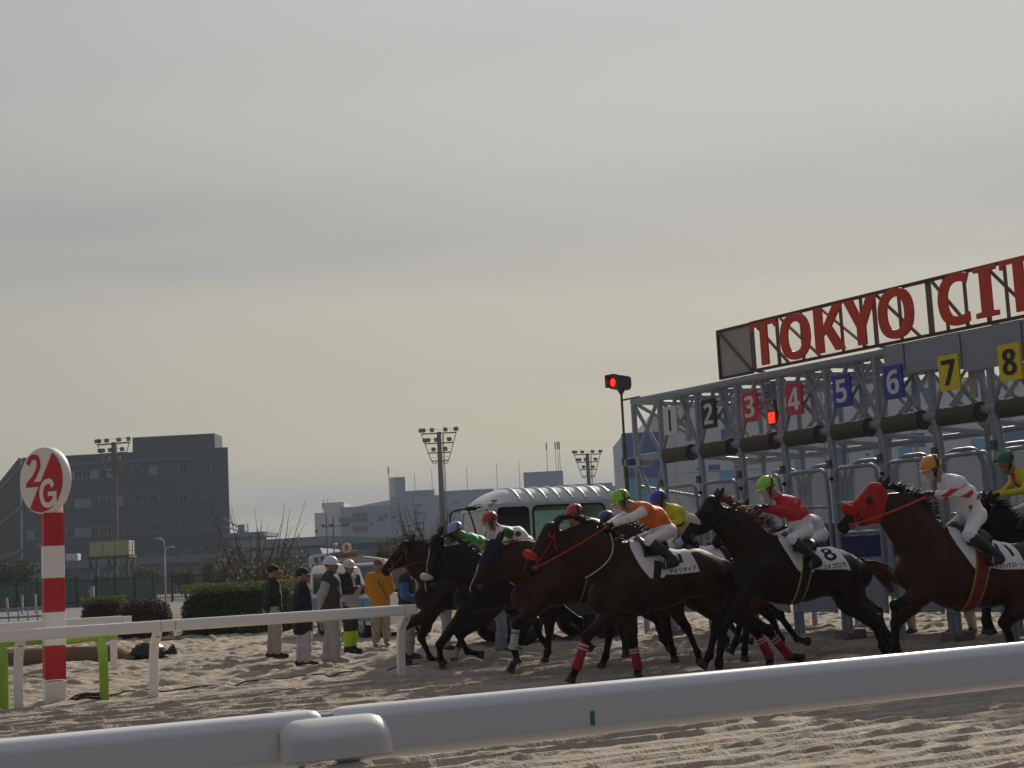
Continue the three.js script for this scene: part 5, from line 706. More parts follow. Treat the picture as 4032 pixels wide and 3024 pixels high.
// standing people: feet at the origin, facing -X before turning
function buildPerson(name, label, pos, turn, h, o) {
  const t = thing(name, label, 'person', [pos[0], sandH(pos[0], -pos[1]), pos[1]], turn, o.group || 'people standing by the track'), k = h / 1.72, W = o.wide || 1;
  const pr = (x, y, z, dx = 0) => [[(x + dx) * k, y * k, z * k], [(x - dx) * k, y * k, -z * k]], lg = o.stride ?? 0.03;
  const J = { hip: [0.01 * k, 0.93 * k, 0], chest: [0, 1.31 * k, 0], neck: [0.005, 1.43 * k, 0], skull: [-0.015, 1.585 * k, 0], sh: pr(0.005, 1.375, 0.175 * W), hp: pr(0.01, 0.90, 0.09 * W), kn: pr(-0.01, 0.49, 0.10 * W, lg), an: pr(0.03, 0.075, 0.11 * W, lg * 1.6), to: pr(-0.15, 0.035, 0.125 * W, lg * 1.6) };
  const arm = { down: [[0.04, 1.10, 0.245], [-0.03, 0.86, 0.25]], behind: [[0.10, 1.12, 0.25], [0.17, 0.92, 0.08]], crossed: [[-0.05, 1.11, 0.25], [-0.22, 1.14, -0.02]], front: [[-0.01, 1.10, 0.25], [-0.22, 1.0, 0.10]] }[o.arms || 'down'];
  J.el = pr(...arm[0]); J.wr = pr(...arm[1]); if (o.arms === 'crossed') { J.wr[1][1] += 0.06 * k; J.wr[1][0] -= 0.03; }
  const L = limbs(J, k * (o.girth || 1)), tilt = o.tilt ?? 0.06, yaw = o.yaw || 0;
  bodyMesh(t, J, L, tilt, yaw, restHand, 0.02);
  const wr = (d, x, y, z) => d + 0.014 * pn.noise(x * 8, y * 6 + 3, z * 8) + 0.009 * pn.noise(x * 18, y * 13, z * 18);
  const cl = o.coat ?? 0.80, low = [0.01 * k, (cl + 0.1) * k, 0];
  const jp = inflate([...L.torso, ...L.up, ...L.fore], 0.026).concat([cap(J.chest, J.neck, 0.092, 0.075, 1, 0.05), cap(J.hip, low, 0.155 * k * (o.girth || 1), 0.165 * k * (o.girth || 1), 0.82, 0.05)]);
  const arms = inflate([...L.up, ...L.fore], 0.024), tors = inflate(L.torso, 0.03), vest = o.sleeve;
  mesh('jacket', sdfMesh(jp, 0.017, { mod: (d, x, y, z) => Math.max(wr(d, x, y, z), cl * k - y), color: (x, y, z) => { if (vest && sdf(arms, x, y, z) < sdf(tors, x, y, z) - 0.004) return vest; if (o.front2 && x < -0.06 && Math.abs(z) < 0.035) return o.front2; if (o.lower && y < o.lower[0] * k) return o.lower[1]; return o.jacket; } }), fabric({ roughness: 0.85 }), t);
  mesh('trousers', sdfMesh(inflate([...L.thigh, ...L.calf], 0.03).concat([cap(J.hip, [J.hip[0], J.hip[1] - 0.05, 0], 0.14 * k, 0.13 * k, 0.82, 0.06)]), 0.018, { mod: (d, x, y, z) => Math.max(wr(d, x, y, z), 0.06 * k - y), color: (x, y, z) => o.gaiter && y < 0.42 && y > 0.14 ? o.gaiter : o.trousers }), fabric({ roughness: 0.9 }), t);
  for (const i of [0, 1]) mesh('shoe', sdfMesh(inflate([L.foot[2 * i], L.foot[2 * i + 1]], 0.01), 0.014, { mod: (d, x, y) => Math.max(d, 0.002 - y) }), mat(o.shoes || [0.02, 0.018, 0.017], 0.7), t);
  hair(t, J, tilt, yaw); const m = headAt(J, tilt, yaw);
  if (o.hat === 'helmet') helmet(t, J, tilt, yaw, o.hatCol, { straps: false, rough: 0.45 });
  else if (o.hat === 'hardhat') { const br = lathe([[0.118, 0], [0.155, -0.012], [0.155, -0.006], [0.118, 0.008]], 28).scale(1.12, 1, 0.95).translate(-0.006, 0.03, 0), rg = new THREE.TorusGeometry(0.12, 0.008, 5, 20, Math.PI).translate(0, 0.035, 0); mesh('hard_hat', merge([dome(0.135, 0.135, 0.118, 1.6).translate(0.004, 0.03, 0), br, rg]).applyMatrix4(m), phys(o.hatCol, 0.4, { side: THREE.DoubleSide }), t); }
  else { const g = [dome(0.118, 0.10, 0.102, 1.62).translate(0.006, 0.045, 0)]; if (o.hat !== 'hood') { const A = [], B = []; for (let i = 0; i <= 10; i++) { const a = (i / 10 - 0.5) * 2.2, p = [], q = []; for (let j = 0; j <= 3; j++) { const r = 1 + j * 0.2 * Math.cos(a * 0.7); p.push([-0.112 * Math.cos(a) * r, 0.045 - j * 0.009, 0.1 * Math.sin(a) * r]); q.push([-0.112 * Math.cos(a) * r, 0.04 - j * 0.009, 0.1 * Math.sin(a) * r]); } A.push(p); B.push(q); } g.push(thickSheet(A, B)); } mesh(o.hat === 'hood' ? 'head_cover' : 'cap', merge(g).applyMatrix4(m), mat(o.hatCol, 0.85, { side: THREE.DoubleSide }), t); }
  if (o.belt) mesh('shoulder_strap', tube([[0.02, 1.43 * k, -0.08], [-0.135 * k, 1.3 * k, -0.04], [-0.165 * k, 1.1 * k, 0.08], [-0.13 * k, 0.92 * k, 0.16]], 0.010, 5, 20), mat([0.10, 0.05, 0.03], 0.8), t);
  return t;
}
const face = d => d * Math.PI / 180; // 0 looks left along the track, 90 looks at the camera, 180 looks at the gate
const BEIGE = [0.40, 0.35, 0.30], GREYW = [0.44, 0.43, 0.45];
buildPerson('person', 'person in black coat and black cap, leftmost beside the hedge', [8.1, -27.1], face(170), 1.74, { jacket: [0.012, 0.012, 0.014], trousers: [0.34, 0.31, 0.29], hat: 'cap', hatCol: [0.01, 0.01, 0.012], arms: 'behind' });
buildPerson('person', 'person in long navy coat and dark peaked cap', [7.78, -24.3], face(165), 1.66, { jacket: [0.011, 0.012, 0.02], coat: 0.55, girth: 1.12, trousers: [0.42, 0.42, 0.45], hat: 'cap', hatCol: [0.01, 0.011, 0.016], arms: 'behind' });
buildPerson('person', 'person in white hard hat and dark vest over pale sweater', [7.95, -23.3], face(150), 1.74, { jacket: [0.045, 0.047, 0.045], sleeve: [0.38, 0.37, 0.36], girth: 1.12, trousers: [0.36, 0.33, 0.33], hat: 'hardhat', hatCol: [0.62, 0.63, 0.76], arms: 'behind', stride: 0.06, shoes: [0.3, 0.28, 0.26] });
buildPerson('person', 'person in white helmet with folded arms and neon yellow gaiters', [9.55, -26.9], face(115), 1.78, { jacket: [0.018, 0.012, 0.014], front2: [0.45, 0.44, 0.45], lower: [1.08, [0.40, 0.39, 0.42]], trousers: [0.03, 0.035, 0.035], gaiter: [0.42, 0.62, 0.01], hat: 'helmet', hatCol: [0.55, 0.54, 0.5], arms: 'crossed' });
buildPerson('person', 'person in orange jacket with shoulder strap beside the van', [10.4, -27.5], face(70), 1.72, { jacket: [0.60, 0.25, 0.012], trousers: [0.38, 0.31, 0.24], hat: 'hood', hatCol: [0.14, 0.09, 0.07], arms: 'behind', belt: true, shoes: [0.25, 0.2, 0.15] });
buildPerson('person', 'person in blue shirt and dark vest under the leading horse muzzle', [9.45, -23.6], face(140), 1.70, { jacket: [0.03, 0.033, 0.035], sleeve: [0.08, 0.16, 0.42], trousers: [0.36, 0.35, 0.33], hat: 'cap', hatCol: [0.25, 0.06, 0.07], arms: 'front' });
buildPerson('person', 'person in pale trousers hidden behind the two leading horses', [10.85, -25.25], face(140), 1.66, { jacket: [0.05, 0.06, 0.10], trousers: [0.40, 0.38, 0.35], hat: 'cap', hatCol: [0.03, 0.03, 0.05] });
buildPerson('person', 'person in blue grey trousers behind the legs of the third horse', [11.2, -23.6], face(120), 1.64, { jacket: [0.06, 0.08, 0.13], trousers: [0.27, 0.29, 0.36], hat: 'cap', hatCol: [0.03, 0.03, 0.05], stride: 0.08 });
buildPerson('gate_handler', 'gate handler in navy jacket and beige trousers behind the red hooded horse', [17.5, -20.3], face(10), 1.68, { jacket: [0.016, 0.022, 0.05], trousers: BEIGE, hat: 'hardhat', hatCol: [0.55, 0.55, 0.55], group: 'handlers inside the gate' });
buildPerson('gate_handler', 'gate handler in navy jacket standing in the stall nearer the camera', [17.7, -19.1], face(20), 1.70, { jacket: [0.016, 0.022, 0.05], trousers: BEIGE, hat: 'hardhat', hatCol: [0.55, 0.55, 0.55], stride: 0.09, group: 'handlers inside the gate' });
{ // whip held by the folded-arms rider
  tag(mesh('whip', tube([[9.75, 0.95, -26.75], [9.92, 0.55, -26.7], [10.08, 0.18, -26.62]], 0.008, 5, 12), blackTack), 'thin black whip hanging beside the neon yellow gaiters', 'whip');
}
// ------------------------------------------------------------ vehicles
const glassTint = (c, o = {}) => phys(c, 0.05, { transmission: 0.9, thickness: 0, ior: 1.5, side: THREE.DoubleSide, ...o });
const tyreMat = mat([0.018, 0.018, 0.018], 0.9), vanWhite = phys([0.78, 0.79, 0.78], 0.3, { clearcoat: 0.5, clearcoatRoughness: 0.15 });
function rr4(x0, y0, x1, y1, r) { const o = []; for (const [cx, cy, a] of [[x1 - r, y1 - r, 0], [x0 + r, y1 - r, 1], [x0 + r, y0 + r, 2], [x1 - r, y0 + r, 3]]) for (let i = 0; i <= 4; i++) { const t = (a + i / 4) * Math.PI / 2; o.push([cx + r * Math.cos(t), cy + r * Math.sin(t)]); } return o; }
function wheel(parent, x, y, z, r, w) { const t = mesh('wheel', lathe([[0, -w / 2], [r * 0.6, -w / 2], [r * 0.94, -w / 2], [r, -w * 0.36], [r, w * 0.36], [r * 0.94, w / 2], [r * 0.6, w / 2], [r * 0.58, w * 0.3], [0, w * 0.3]], 28).rotateX(Math.PI / 2), tyreMat, parent); t.position.set(x, y, z); for (const s of [-1, 1]) { const g = [lathe([[0, 0], [r * 0.5, 0], [r * 0.58, 0.03], [r * 0.5, 0.035], [r * 0.14, 0.015], [0, 0.03]], 22)]; for (let i = 0; i < 6; i++) g.push(bx(r * 0.1, 0.02, r * 0.34, 0, 0.03, r * 0.3).rotateY(i * Math.PI / 3)); mesh('rim', merge(g).rotateX(s * Math.PI / 2).translate(0, 0, s * w * 0.31), phys([0.4, 0.4, 0.41], 0.35, { metalness: 0.6 }), t); } return t; }
{
  const t = thing('truck', 'white truck cab with ribbed roof parked beyond the horses', 'truck', [13.30, 0, -26.05], -0.16);
  const paint = phys([0.58, 0.62, 0.62], 0.38, { clearcoat: 0.3, clearcoatRoughness: 0.3 });
  const out = [[-1.42, 1.0], [-1.42, 1.55], [-1.36, 2.0], [-1.28, 2.62], [-1.18, 2.74], [1.40, 2.74], [1.42, 1.0]];
  const w1 = rr4(-1.16, 1.72, -0.50, 2.66, 0.10), w2 = rr4(-0.42, 1.72, 1.02, 2.64, 0.10);
  for (const s of [-1, 1]) { const p = mesh('side_panel', prism(out, 0.07, 0.01, [w1, w2]).translate(0, 0, s * 1.02), paint, t); mesh('window', prism(w1, 0.012).translate(0, 0, s * 1.015), glassTint([0.05, 0.06, 0.06], { transmission: 0.5 }), p); mesh('window', prism(w2, 0.012).translate(0, 0, s * 1.015), glassTint([0.86, 0.96, 0.90], { transmission: 1 }), p); const fr = rr4(-0.455, 1.685, 1.055, 2.675, 0.12); mesh('window_seal', prism(fr, 0.02, 0, [rr4(-0.415, 1.725, 1.015, 2.635, 0.10)]).translate(0, 0, s * 1.06), darkRubber, p); }
  // roof with rolled shoulders and pressed ribs
  const A = [], B = []; for (let i = 0; i <= 30; i++) { const x = -1.30 + i / 30 * 2.72, a = [], b = [], drop = 0.26 * Math.pow(Math.max(0, (-0.80 - x) / 0.50), 1.7) + 0.14 * Math.pow(Math.max(0, (x - 1.1) / 0.32), 2); for (let j = 0; j <= 24; j++) { const v = j / 24 * 2 - 1, z = v * 1.05, y = 3.04 - drop - 0.32 * Math.pow(Math.abs(v), 4.2) * (1 - drop * 1.2); a.push([x, Math.max(2.735, y), z]); b.push([x, Math.max(2.70, y - 0.04), z * 0.96]); } A.push(a); B.push(b); }
  const rf = mesh('roof', thickSheet(A, B), paint, t);
  for (let k = 0; k < 8; k++) { const x = -0.76 + k * 0.27, P = []; for (let j = 0; j <= 20; j++) { const v = (j / 20 * 2 - 1) * 0.965, y = 3.04 - 0.32 * Math.pow(Math.abs(v), 4.2); P.push([x + 0.10 * Math.pow(Math.abs(v), 3), y + 0.004, v * 1.05]); } mesh('roof_rib', tube(P, 0.028, 6, 40), paint, rf); }
  mesh('front_panel', [bx(0.07, 0.55, 2.0, -1.395, 1.28, 0), bx(0.09, 0.10, 1.99, -1.27, 2.69, 0), sbar([-1.40, 1.55, 0.99], [-1.27, 2.68, 0.99], 0.06, 0.06), sbar([-1.40, 1.55, -0.99], [-1.27, 2.68, -0.99], 0.06, 0.06)], paint, t);
  mesh('windshield', thickSheet([[[-1.405, 1.55, -0.96], [-1.405, 1.55, 0.96]], [[-1.285, 2.66, -0.96], [-1.285, 2.66, 0.96]]], [[[-1.395, 1.55, -0.96], [-1.395, 1.55, 0.96]], [[-1.275, 2.66, -0.96], [-1.275, 2.66, 0.96]]]), glassTint([0.55, 0.6, 0.58]), t);
  mesh('sun_visor', bx(0.02, 0.22, 1.9, -1.24, 2.52, 0), mat([0.12, 0.09, 0.07], 0.7), t);
  mesh('rear_panel', bx(0.06, 1.6, 1.98, 1.37, 1.9, 0), paint, t); mesh('floor', bx(2.74, 0.08, 1.98, 0, 1.02, 0), darkRubber, t); mesh('side_skirt', [bx(2.7, 0.5, 0.06, 0, 0.76, 0.98), bx(2.7, 0.5, 0.06, 0, 0.76, -0.98)], mat([0.05, 0.055, 0.06], 0.8), t);
  mesh('seat', [rbx(0.5, 0.5, 0.5, 0.06, -0.75, 1.3, 0.5), rbx(0.16, 0.85, 0.5, 0.06, -0.56, 1.75, 0.5), rbx(0.16, 0.85, 0.5, 0.06, -0.56, 1.75, -0.5)], mat([0.02, 0.02, 0.02], 0.9), t);
  mesh('handle', bx(0.16, 0.03, 0.05, -0.6, 1.5, 1.08), darkRubber, t); mesh('roof_hatch', bx(0.22, 0.02, 0.05, -1.10, 2.80, 0.86), darkRubber, t);
  mesh('mirror_arm', [tube([[-1.28, 2.70, 0.5], [-1.5, 2.68, 0.42], [-1.86, 2.62, 0.3], [-1.9, 2.3, 0.3], [-1.88, 2.1, 0.3]], 0.018, 6, 24), tube([[-1.55, 2.68, 0.4], [-1.48, 2.4, 0.45], [-1.42, 2.1, 0.5]], 0.016, 6, 12)], darkRubber, t);
  mesh('mirror', rbx(0.10, 0.34, 0.2, 0.03, -1.88, 2.22, 0.3), darkRubber, t); mesh('mirror', rbx(0.22, 0.08, 0.14, 0.03, -1.5, 2.68, 0.42), darkRubber, t);
  mesh('bumper', rbx(0.2, 0.3, 2.1, 0.05, -1.42, 0.6, 0), mat([0.1, 0.1, 0.1], 0.7), t); mesh('chassis', bx(2.9, 0.16, 0.9, 0.05, 0.55, 0), darkRubber, t);
  for (const [x, z] of [[-0.75, 0.85], [-0.75, -0.85], [1.0, 0.85], [1.0, -0.85]]) wheel(t, x, 0.44, z, 0.44, 0.25);
}
{
  // small van nosing towards the track: local +x is its nose
  const t = thing('van', 'white van with light blue lower body parked behind the standing people', 'van', [12.62, 0, -33.9], -Math.PI / 2); t.scale.set(1.14, 0.955, 1);
  const out = [[-2.0, 0.35], [-2.02, 1.1], [-1.94, 1.62], [-1.82, 1.80], [0.9, 1.82], [1.15, 1.74], [1.62, 1.16], [1.92, 1.02], [2.0, 0.8], [2.0, 0.35]];
  const wins = [[[-1.86, 1.10], [-1.05, 1.10], [-1.05, 1.64], [-1.78, 1.64]], [[-0.98, 1.10], [0.18, 1.10], [0.18, 1.64], [-0.98, 1.64]], [[0.28, 1.10], [1.42, 1.10], [1.02, 1.62], [0.28, 1.64]]];
  for (const s of [-1, 1]) { const p = mesh('side_panel', prism(out, 0.06, 0.008, wins).translate(0, 0, s * 0.81), vanWhite, t); for (const w of wins) mesh('window', prism(w, 0.012).translate(0, 0, s * 0.805), glassTint([0.16, 0.19, 0.19], { transmission: 0.6 }), p); mesh('blue_band', bx(3.7, 0.55, 0.012, -0.05, 0.72, s * 0.845), phys([0.10, 0.30, 0.50], 0.4), p); mesh('handle', bx(0.16, 0.03, 0.03, 0.4, 0.98, s * 0.86), darkRubber, p); }
  mesh('roof', [rbx(2.9, 0.10, 1.6, 0.045, -0.42, 1.80, 0), bx(0.04, 0.5, 1.56, -1.92, 1.4, 0)], vanWhite, t);
  mesh('rear_door', bx(0.05, 0.95, 1.56, -1.99, 0.82, 0), vanWhite, t); mesh('bonnet', [rbx(0.42, 0.08, 1.56, 0.03, 1.78, 1.06, 0), bx(0.05, 0.7, 1.56, 1.97, 0.7, 0)], vanWhite, t);
  mesh('windshield', thickSheet([[[1.62, 1.16, -0.77], [1.62, 1.16, 0.77]], [[1.12, 1.77, -0.77], [1.12, 1.77, 0.77]]], [[[1.61, 1.15, -0.77], [1.61, 1.15, 0.77]], [[1.11, 1.76, -0.77], [1.11, 1.76, 0.77]]]), glassTint([0.4, 0.44, 0.44]), t);
  mesh('floor', bx(3.9, 0.08, 1.56, 0, 0.4, 0), darkRubber, t); for (const z of [-0.55, 0.55]) mesh('headlight', rbx(0.05, 0.16, 0.28, 0.02, 2.0, 0.82, z), phys([0.6, 0.6, 0.6], 0.1), t);
  for (const z of [-0.4, 0.4]) mesh('seat', [rbx(0.14, 0.7, 0.45, 0.05, 0.25, 1.15, z)], mat([0.03, 0.03, 0.03], 0.9), t);
  for (const [x, z] of [[1.25, 0.74], [1.25, -0.74], [-1.25, 0.74], [-1.25, -0.74]]) wheel(t, x, 0.32, z, 0.32, 0.2);
}
const PANELS = {
  dark: [[13.99, 18.94, 11.74, 17.6], [38.78, 40.67, 13.18, 14.25], [50.67, 53.66, 13.87, 15.63], [27.08, 29.24, 15.62, 17.46], [42.15, 42.75, 18.46, 20.24], [54.16, 55.56, 20.23, 21.51], [25.14, 26.63, 12.24, 12.9]],
  light: [[14.3, 18.6, 7.42, 11.55], [36.49, 37.58, 10.66, 13.48], [50.17, 51.83, 12.59, 13.86], [59.68, 62.11, 13.08, 14.51], [26.55, 29.7, 10.46, 12.11], [46.86, 48.18, 12.78, 14.11], [15.23, 18.04, 3.78, 7.4]],
  mid: [[64.14, 68.99, 13.46, 16.65], [42.17, 43.5, 12.02, 14.35]],
};
// ------------------------------------------------------------ background, faced towards the camera
const CY = Math.cos(26.3 * Math.PI / 180), SY = Math.sin(26.3 * Math.PI / 180);
const at = (u, d, y = 0) => [d * SY + u * CY, y, -d * CY + u * SY];
const leafMat = new THREE.MeshPhysicalMaterial({ vertexColors: true, roughness: 0.85, side: THREE.DoubleSide, transmission: 0.3, thickness: 0 });
function leaves(n, place, s0, s1, cols) {
  const P = new Float32Array(n * 12), Cc = new Float32Array(n * 12), Nn = new Float32Array(n * 12), I = new Uint32Array(n * 6), a = V(), b = V(), c = V();
  for (let i = 0; i < n; i++) {
    place(c); const s = rr(s0, s1); a.set(rr(-1, 1), rr(-1, 1), rr(-1, 1)).normalize(); b.set(rr(-1, 1), rr(-1, 1), rr(-1, 1)).cross(a).normalize(); const nn = a.clone().cross(b);
    const k = cols[Math.floor(rnd() * cols.length)], m = rr(0.75, 1.25);
    [[-1, 0], [0, -0.55], [1, 0], [0, 0.55]].forEach(([p, q], v) => { const o = i * 12 + v * 3; P[o] = c.x + (a.x * p + b.x * q) * s; P[o + 1] = c.y + (a.y * p + b.y * q) * s; P[o + 2] = c.z + (a.z * p + b.z * q) * s; Cc[o] = k[0] * m; Cc[o + 1] = k[1] * m; Cc[o + 2] = k[2] * m; Nn[o] = nn.x; Nn[o + 1] = nn.y; Nn[o + 2] = nn.z; });
    I.set([0, 1, 2, 0, 2, 3].map(q => q + i * 4), i * 6);
  }
  const g = new THREE.BufferGeometry(); g.setAttribute('position', new THREE.BufferAttribute(P, 3)); g.setAttribute('normal', new THREE.BufferAttribute(Nn, 3)); g.setAttribute('color', new THREE.BufferAttribute(Cc, 3)); g.setIndex(new THREE.BufferAttribute(I, 1)); return g;
}
const bark = mat([0.075, 0.058, 0.045], 0.95, { bumpMap: grain, bumpScale: 0.01 });
const GREEN = [[0.035, 0.06, 0.014], [0.05, 0.075, 0.02], [0.025, 0.045, 0.012]], DULL = [[0.09, 0.085, 0.03], [0.06, 0.065, 0.025], [0.11, 0.085, 0.04]], RUST = [[0.10, 0.05, 0.028], [0.075, 0.045, 0.025], [0.06, 0.05, 0.022]];
function hedge(label, pos, w, h, d, n, cols, top, group) {
  const t = thing('hedge', label, 'hedge', pos, YAW, group);
  const inside = c => { for (;;) { const x = rr(-1, 1), y = rr(0, 1), z = rr(-1, 1); const q = Math.pow(Math.abs(x), 3.2) + Math.pow(Math.abs(z), 3.2) + Math.pow(y, 3.6); const wob = 0.16 * pn.noise(x * 3 + pos[0], y * 3, z * 3) + 0.08 * pn.noise(x * 9, y * 8, z * 9); if (q > 1 + wob || q < 0.12) continue; return c.set(x * w / 2, y * h, z * d / 2); } };
  mesh('foliage', leaves(n, inside, 0.018, 0.045, cols), leafMat, t);
  if (top) mesh('young_leaves', leaves(n / 8 | 0, c => { inside(c); c.y = h * (0.9 + rr(-0.06, 0.12)); return c; }, 0.02, 0.04, top), leafMat, t);
  mesh('stems', Array.from({ length: 46 }, () => { const x = rr(-0.42, 0.42) * w, z = rr(-0.4, 0.4) * d; return bar([x * 0.85, 0, z * 0.8], [x + rr(-0.1, 0.1), h * rr(0.7, 0.95), z], 0.012, 0.004, 5); }), bark, t);
}
hedge('reddish brown clipped hedge with green tips left of the dark hedge', at(-11.9, 41.5), 1.25, 1.22, 1.2, 15000, RUST, [[0.11, 0.14, 0.04], [0.14, 0.15, 0.06]], 'clipped hedges');
hedge('low rusty brown hedge in the middle of the three clipped hedges', at(-10.6, 41), 1.5, 1.12, 1.2, 16000, RUST, null, 'clipped hedges');
hedge('large dark green clipped hedge behind the standing people', at(-7.9, 41), 3.3, 1.42, 1.8, 46000, GREEN, [[0.09, 0.13, 0.025], [0.12, 0.15, 0.04]], 'clipped hedges');
// trees: trunk, limbs that fork into long bare whips, and thin remaining foliage
function tree(label, pos, h, o = {}) {
  const t = thing('bare_tree', label, 'tree', pos, rr(0, 6.28), o.group || 'trees beyond the track'), tr = [], wh = [], tips = [];
  const th = h * (o.trunk ?? 0.42), r0 = 0.035 * h * 0.6 + 0.03; tr.push(bar([0, -0.1, 0], [0.02 * h, th, 0], r0, r0 * 0.75, 9));
  const nL = o.limbs || 7; for (let i = 0; i < nL; i++) {
    const a = i / nL * 6.283 + rr(-0.3, 0.3), y0 = th * rr(0.55, 1), L = h * rr(0.22, 0.36), d = V(Math.cos(a) * rr(0.7, 1), rr(0.35, 0.8), Math.sin(a) * rr(0.7, 1)).normalize(), p = V(0.02 * h * y0 / th, y0, 0), e = p.clone().addScaledVector(d, L);
    tr.push(bar(p, e, r0 * 0.5, r0 * 0.3, 7)); tips.push(e);
    for (let k = 0; k < (o.whips ?? 5); k++) { const q = p.clone().lerp(e, rr(0.45, 1)), v = d.clone().multiplyScalar(0.5).add(V(rr(-0.5, 0.5), rr(0.5, 1.3), rr(-0.5, 0.5))).normalize(), m = q.clone().addScaledVector(v, h * rr(0.1, 0.2) * (o.long || 1)), f = m.clone().addScaledVector(v.add(V(rr(-0.2, 0.2), 0.3, rr(-0.2, 0.2))).normalize(), h * rr(0.1, 0.28) * (o.long || 1)); wh.push(bar(q, m, r0 * 0.2, r0 * 0.13, 5), bar(m, f, r0 * 0.13, r0 * 0.05, 5)); tips.push(m, f); for (let b = 0; b < 2; b++) { const s = m.clone().lerp(f, rr(0.1, 0.6)); wh.push(bar(s, s.clone().add(V(rr(-1, 1), rr(0, 1), rr(-1, 1)).multiplyScalar(h * 0.08)), r0 * 0.07, r0 * 0.03, 4)); } }
  }
  mesh('trunk', tr, bark, t); mesh('whips', wh, bark, t);
  const n = o.leaves ?? 2500; if (n) mesh('crown', leaves(n, c => { const e = tips[Math.floor(rnd() * tips.length)]; const s = h * 0.12; return c.set(e.x * 0.85 + rr(-s, s) * rnd(), Math.max(0.3, (o.low ?? 0.75) * e.y + rr(-s, s) * rnd() * 1.4), e.z * 0.85 + rr(-s, s) * rnd()); }, 0.012 * h, 0.026 * h, o.cols || DULL), leafMat, t);
}
tree('pollarded tree with long bare whips behind the dark hedge', at(-10.3, 58), 4.0, { leaves: 1500, whips: 3, limbs: 8, low: 0.55, long: 1.7 });
tree('leafy low tree right of the number eight sign', at(-6.3, 74), 3.6, { leaves: 4200, limbs: 8, whips: 5 });
tree('thin tree with bare whips standing before the grey apartment block', at(-5.0, 80), 5.6, { leaves: 2400, whips: 5, low: 0.6 });
tree('bushy small tree just left of the dark leading horse head', at(-7.2, 90), 4.6, { leaves: 4200 });
tree('bare tree with rusty leaves left of the pollarded tree', at(-13.2, 78), 3.0, { leaves: 3400, cols: RUST });
tree('green shrubby tree at the left end behind the black fence', at(-40.5, 116), 5.2, { leaves: 4200, cols: GREEN });
tree('dull green tree between the striped pole and the water tank', at(-38.3, 120), 3.6, { leaves: 3800, cols: DULL });
tree('olive tree under the right side of the water tank', at(-31.3, 122), 3.6, { leaves: 3600, cols: DULL });
tree('olive tree in front of the slate building, right of the tank', at(-27.6, 120), 3.4, { leaves: 3600, cols: DULL });
tree('olive tree below the right corner of the slate building', at(-24.6, 118), 4.0, { leaves: 4200, cols: DULL });
tree('sparse tree standing behind the pollarded tree', at(-20.6, 116), 3.6, { leaves: 3600, cols: GREEN });
// black fence along the far side
{
  const t = thing('fence', 'long black picket fence with slanting stays across the infield', 'fence', [10, 0, -107]), blk = mat([0.012, 0.012, 0.013], 0.6), pk = [];
  for (let x = -14; x < 44; x += 0.16) pk.push(bx(0.028, 1.95, 0.028, x, 1.08, 0));
  mesh('pickets', pk, blk, t).userData.kind = 'stuff'; for (const y of [0.35, 1.85]) mesh('rail', bx(58, 0.06, 0.05, 15, y, 0.03), blk, t);
  for (let x = -14; x < 44; x += 1.35) { const p = mesh('post', bx(0.11, 2.2, 0.11, x, 1.1, 0.05), blk, t); mesh('stay', bar([x, 1.95, -0.05], [x + 0.35, 0.1, -1.2], 0.045, 0.045, 6), blk, p); }
  const g = thing('green_hoarding', 'pale green corrugated sheet wall behind the black fence', 'wall', [14.2, 0, -110]), gm = mat([0.10, 0.20, 0.155], 0.7);
  for (let i = 0; i < 46; i++) if (i < 27 || i > 38) mesh('sheet', bx(0.44, 1.95 + 0.02 * (i % 3), 0.05, -2.2 + i * 0.45, 0.98, (i % 2) * 0.03), gm, g);
}
{ // left-hand clutter on the infield
  const gm = phys([0.33, 0.36, 0.42], 0.5), pm = mat([0.5, 0.49, 0.42], 0.8);
  const b = thing('low_barrier', 'low grey barred barrier at the far left beyond the rails', 'barrier', at(-26, 70), YAW);
  for (const y of [0.22, 0.62]) mesh('rail', bx(7.2, 0.10, 0.06, -0.6, y, 0), gm, b); for (let i = 0; i < 16; i++) mesh('bar', bx(0.06, 0.7, 0.05, -4.1 + i * 0.46, 0.35, 0.04), gm, b);
  [[-30.95, 1.05], [-30.1, 1.15], [-29.3, 1.2], [-28.75, 1.22]].forEach(([u, h], i) => tag(mesh('marker_stake', [bx(0.12, h, 0.06, 0, h / 2, 0), bx(0.13, 0.05, 0.07, 0, h * 0.6, 0)].map(g => g.rotateZ(i ? 0 : 0.08).rotateY(YAW).translate(...at(u, 88))), pm), ['leaning cream stake at the left edge beyond the barrier', 'second cream stake from the left beyond the barrier', 'third cream stake from the left beyond the barrier', 'cream stake closest to the striped pole beyond the barrier'][i], 'stake', 'cream stakes'));
  tag(mesh('grey_post', [bx(0.18, 1.5, 0.14, 0, 0.75, 0), bx(0.10, 0.12, 0.1, -0.13, 1.28, 0)].map(g => g.rotateY(YAW).translate(...at(-20.0, 68))), gm), 'single grey post between striped pole and brown hedge', 'post');
  const sh = thing('shelter', 'pale flat shelter roof showing above the white van', 'shelter', at(-5.1, 45), YAW), wm = mat([0.40, 0.38, 0.33], 0.8); mesh('roof', prism([[-1.0, 1.93], [0.25, 2.03], [0.95, 1.90], [0.95, 1.84], [-1.0, 1.88]], 1.6), wm, sh); for (const [x, z] of [[-0.9, 0.7], [0.85, 0.7], [-0.9, -0.7], [0.85, -0.7]]) mesh('pole', bar([x, 0, z], [x, 1.88, z], 0.03), gm, sh);
}
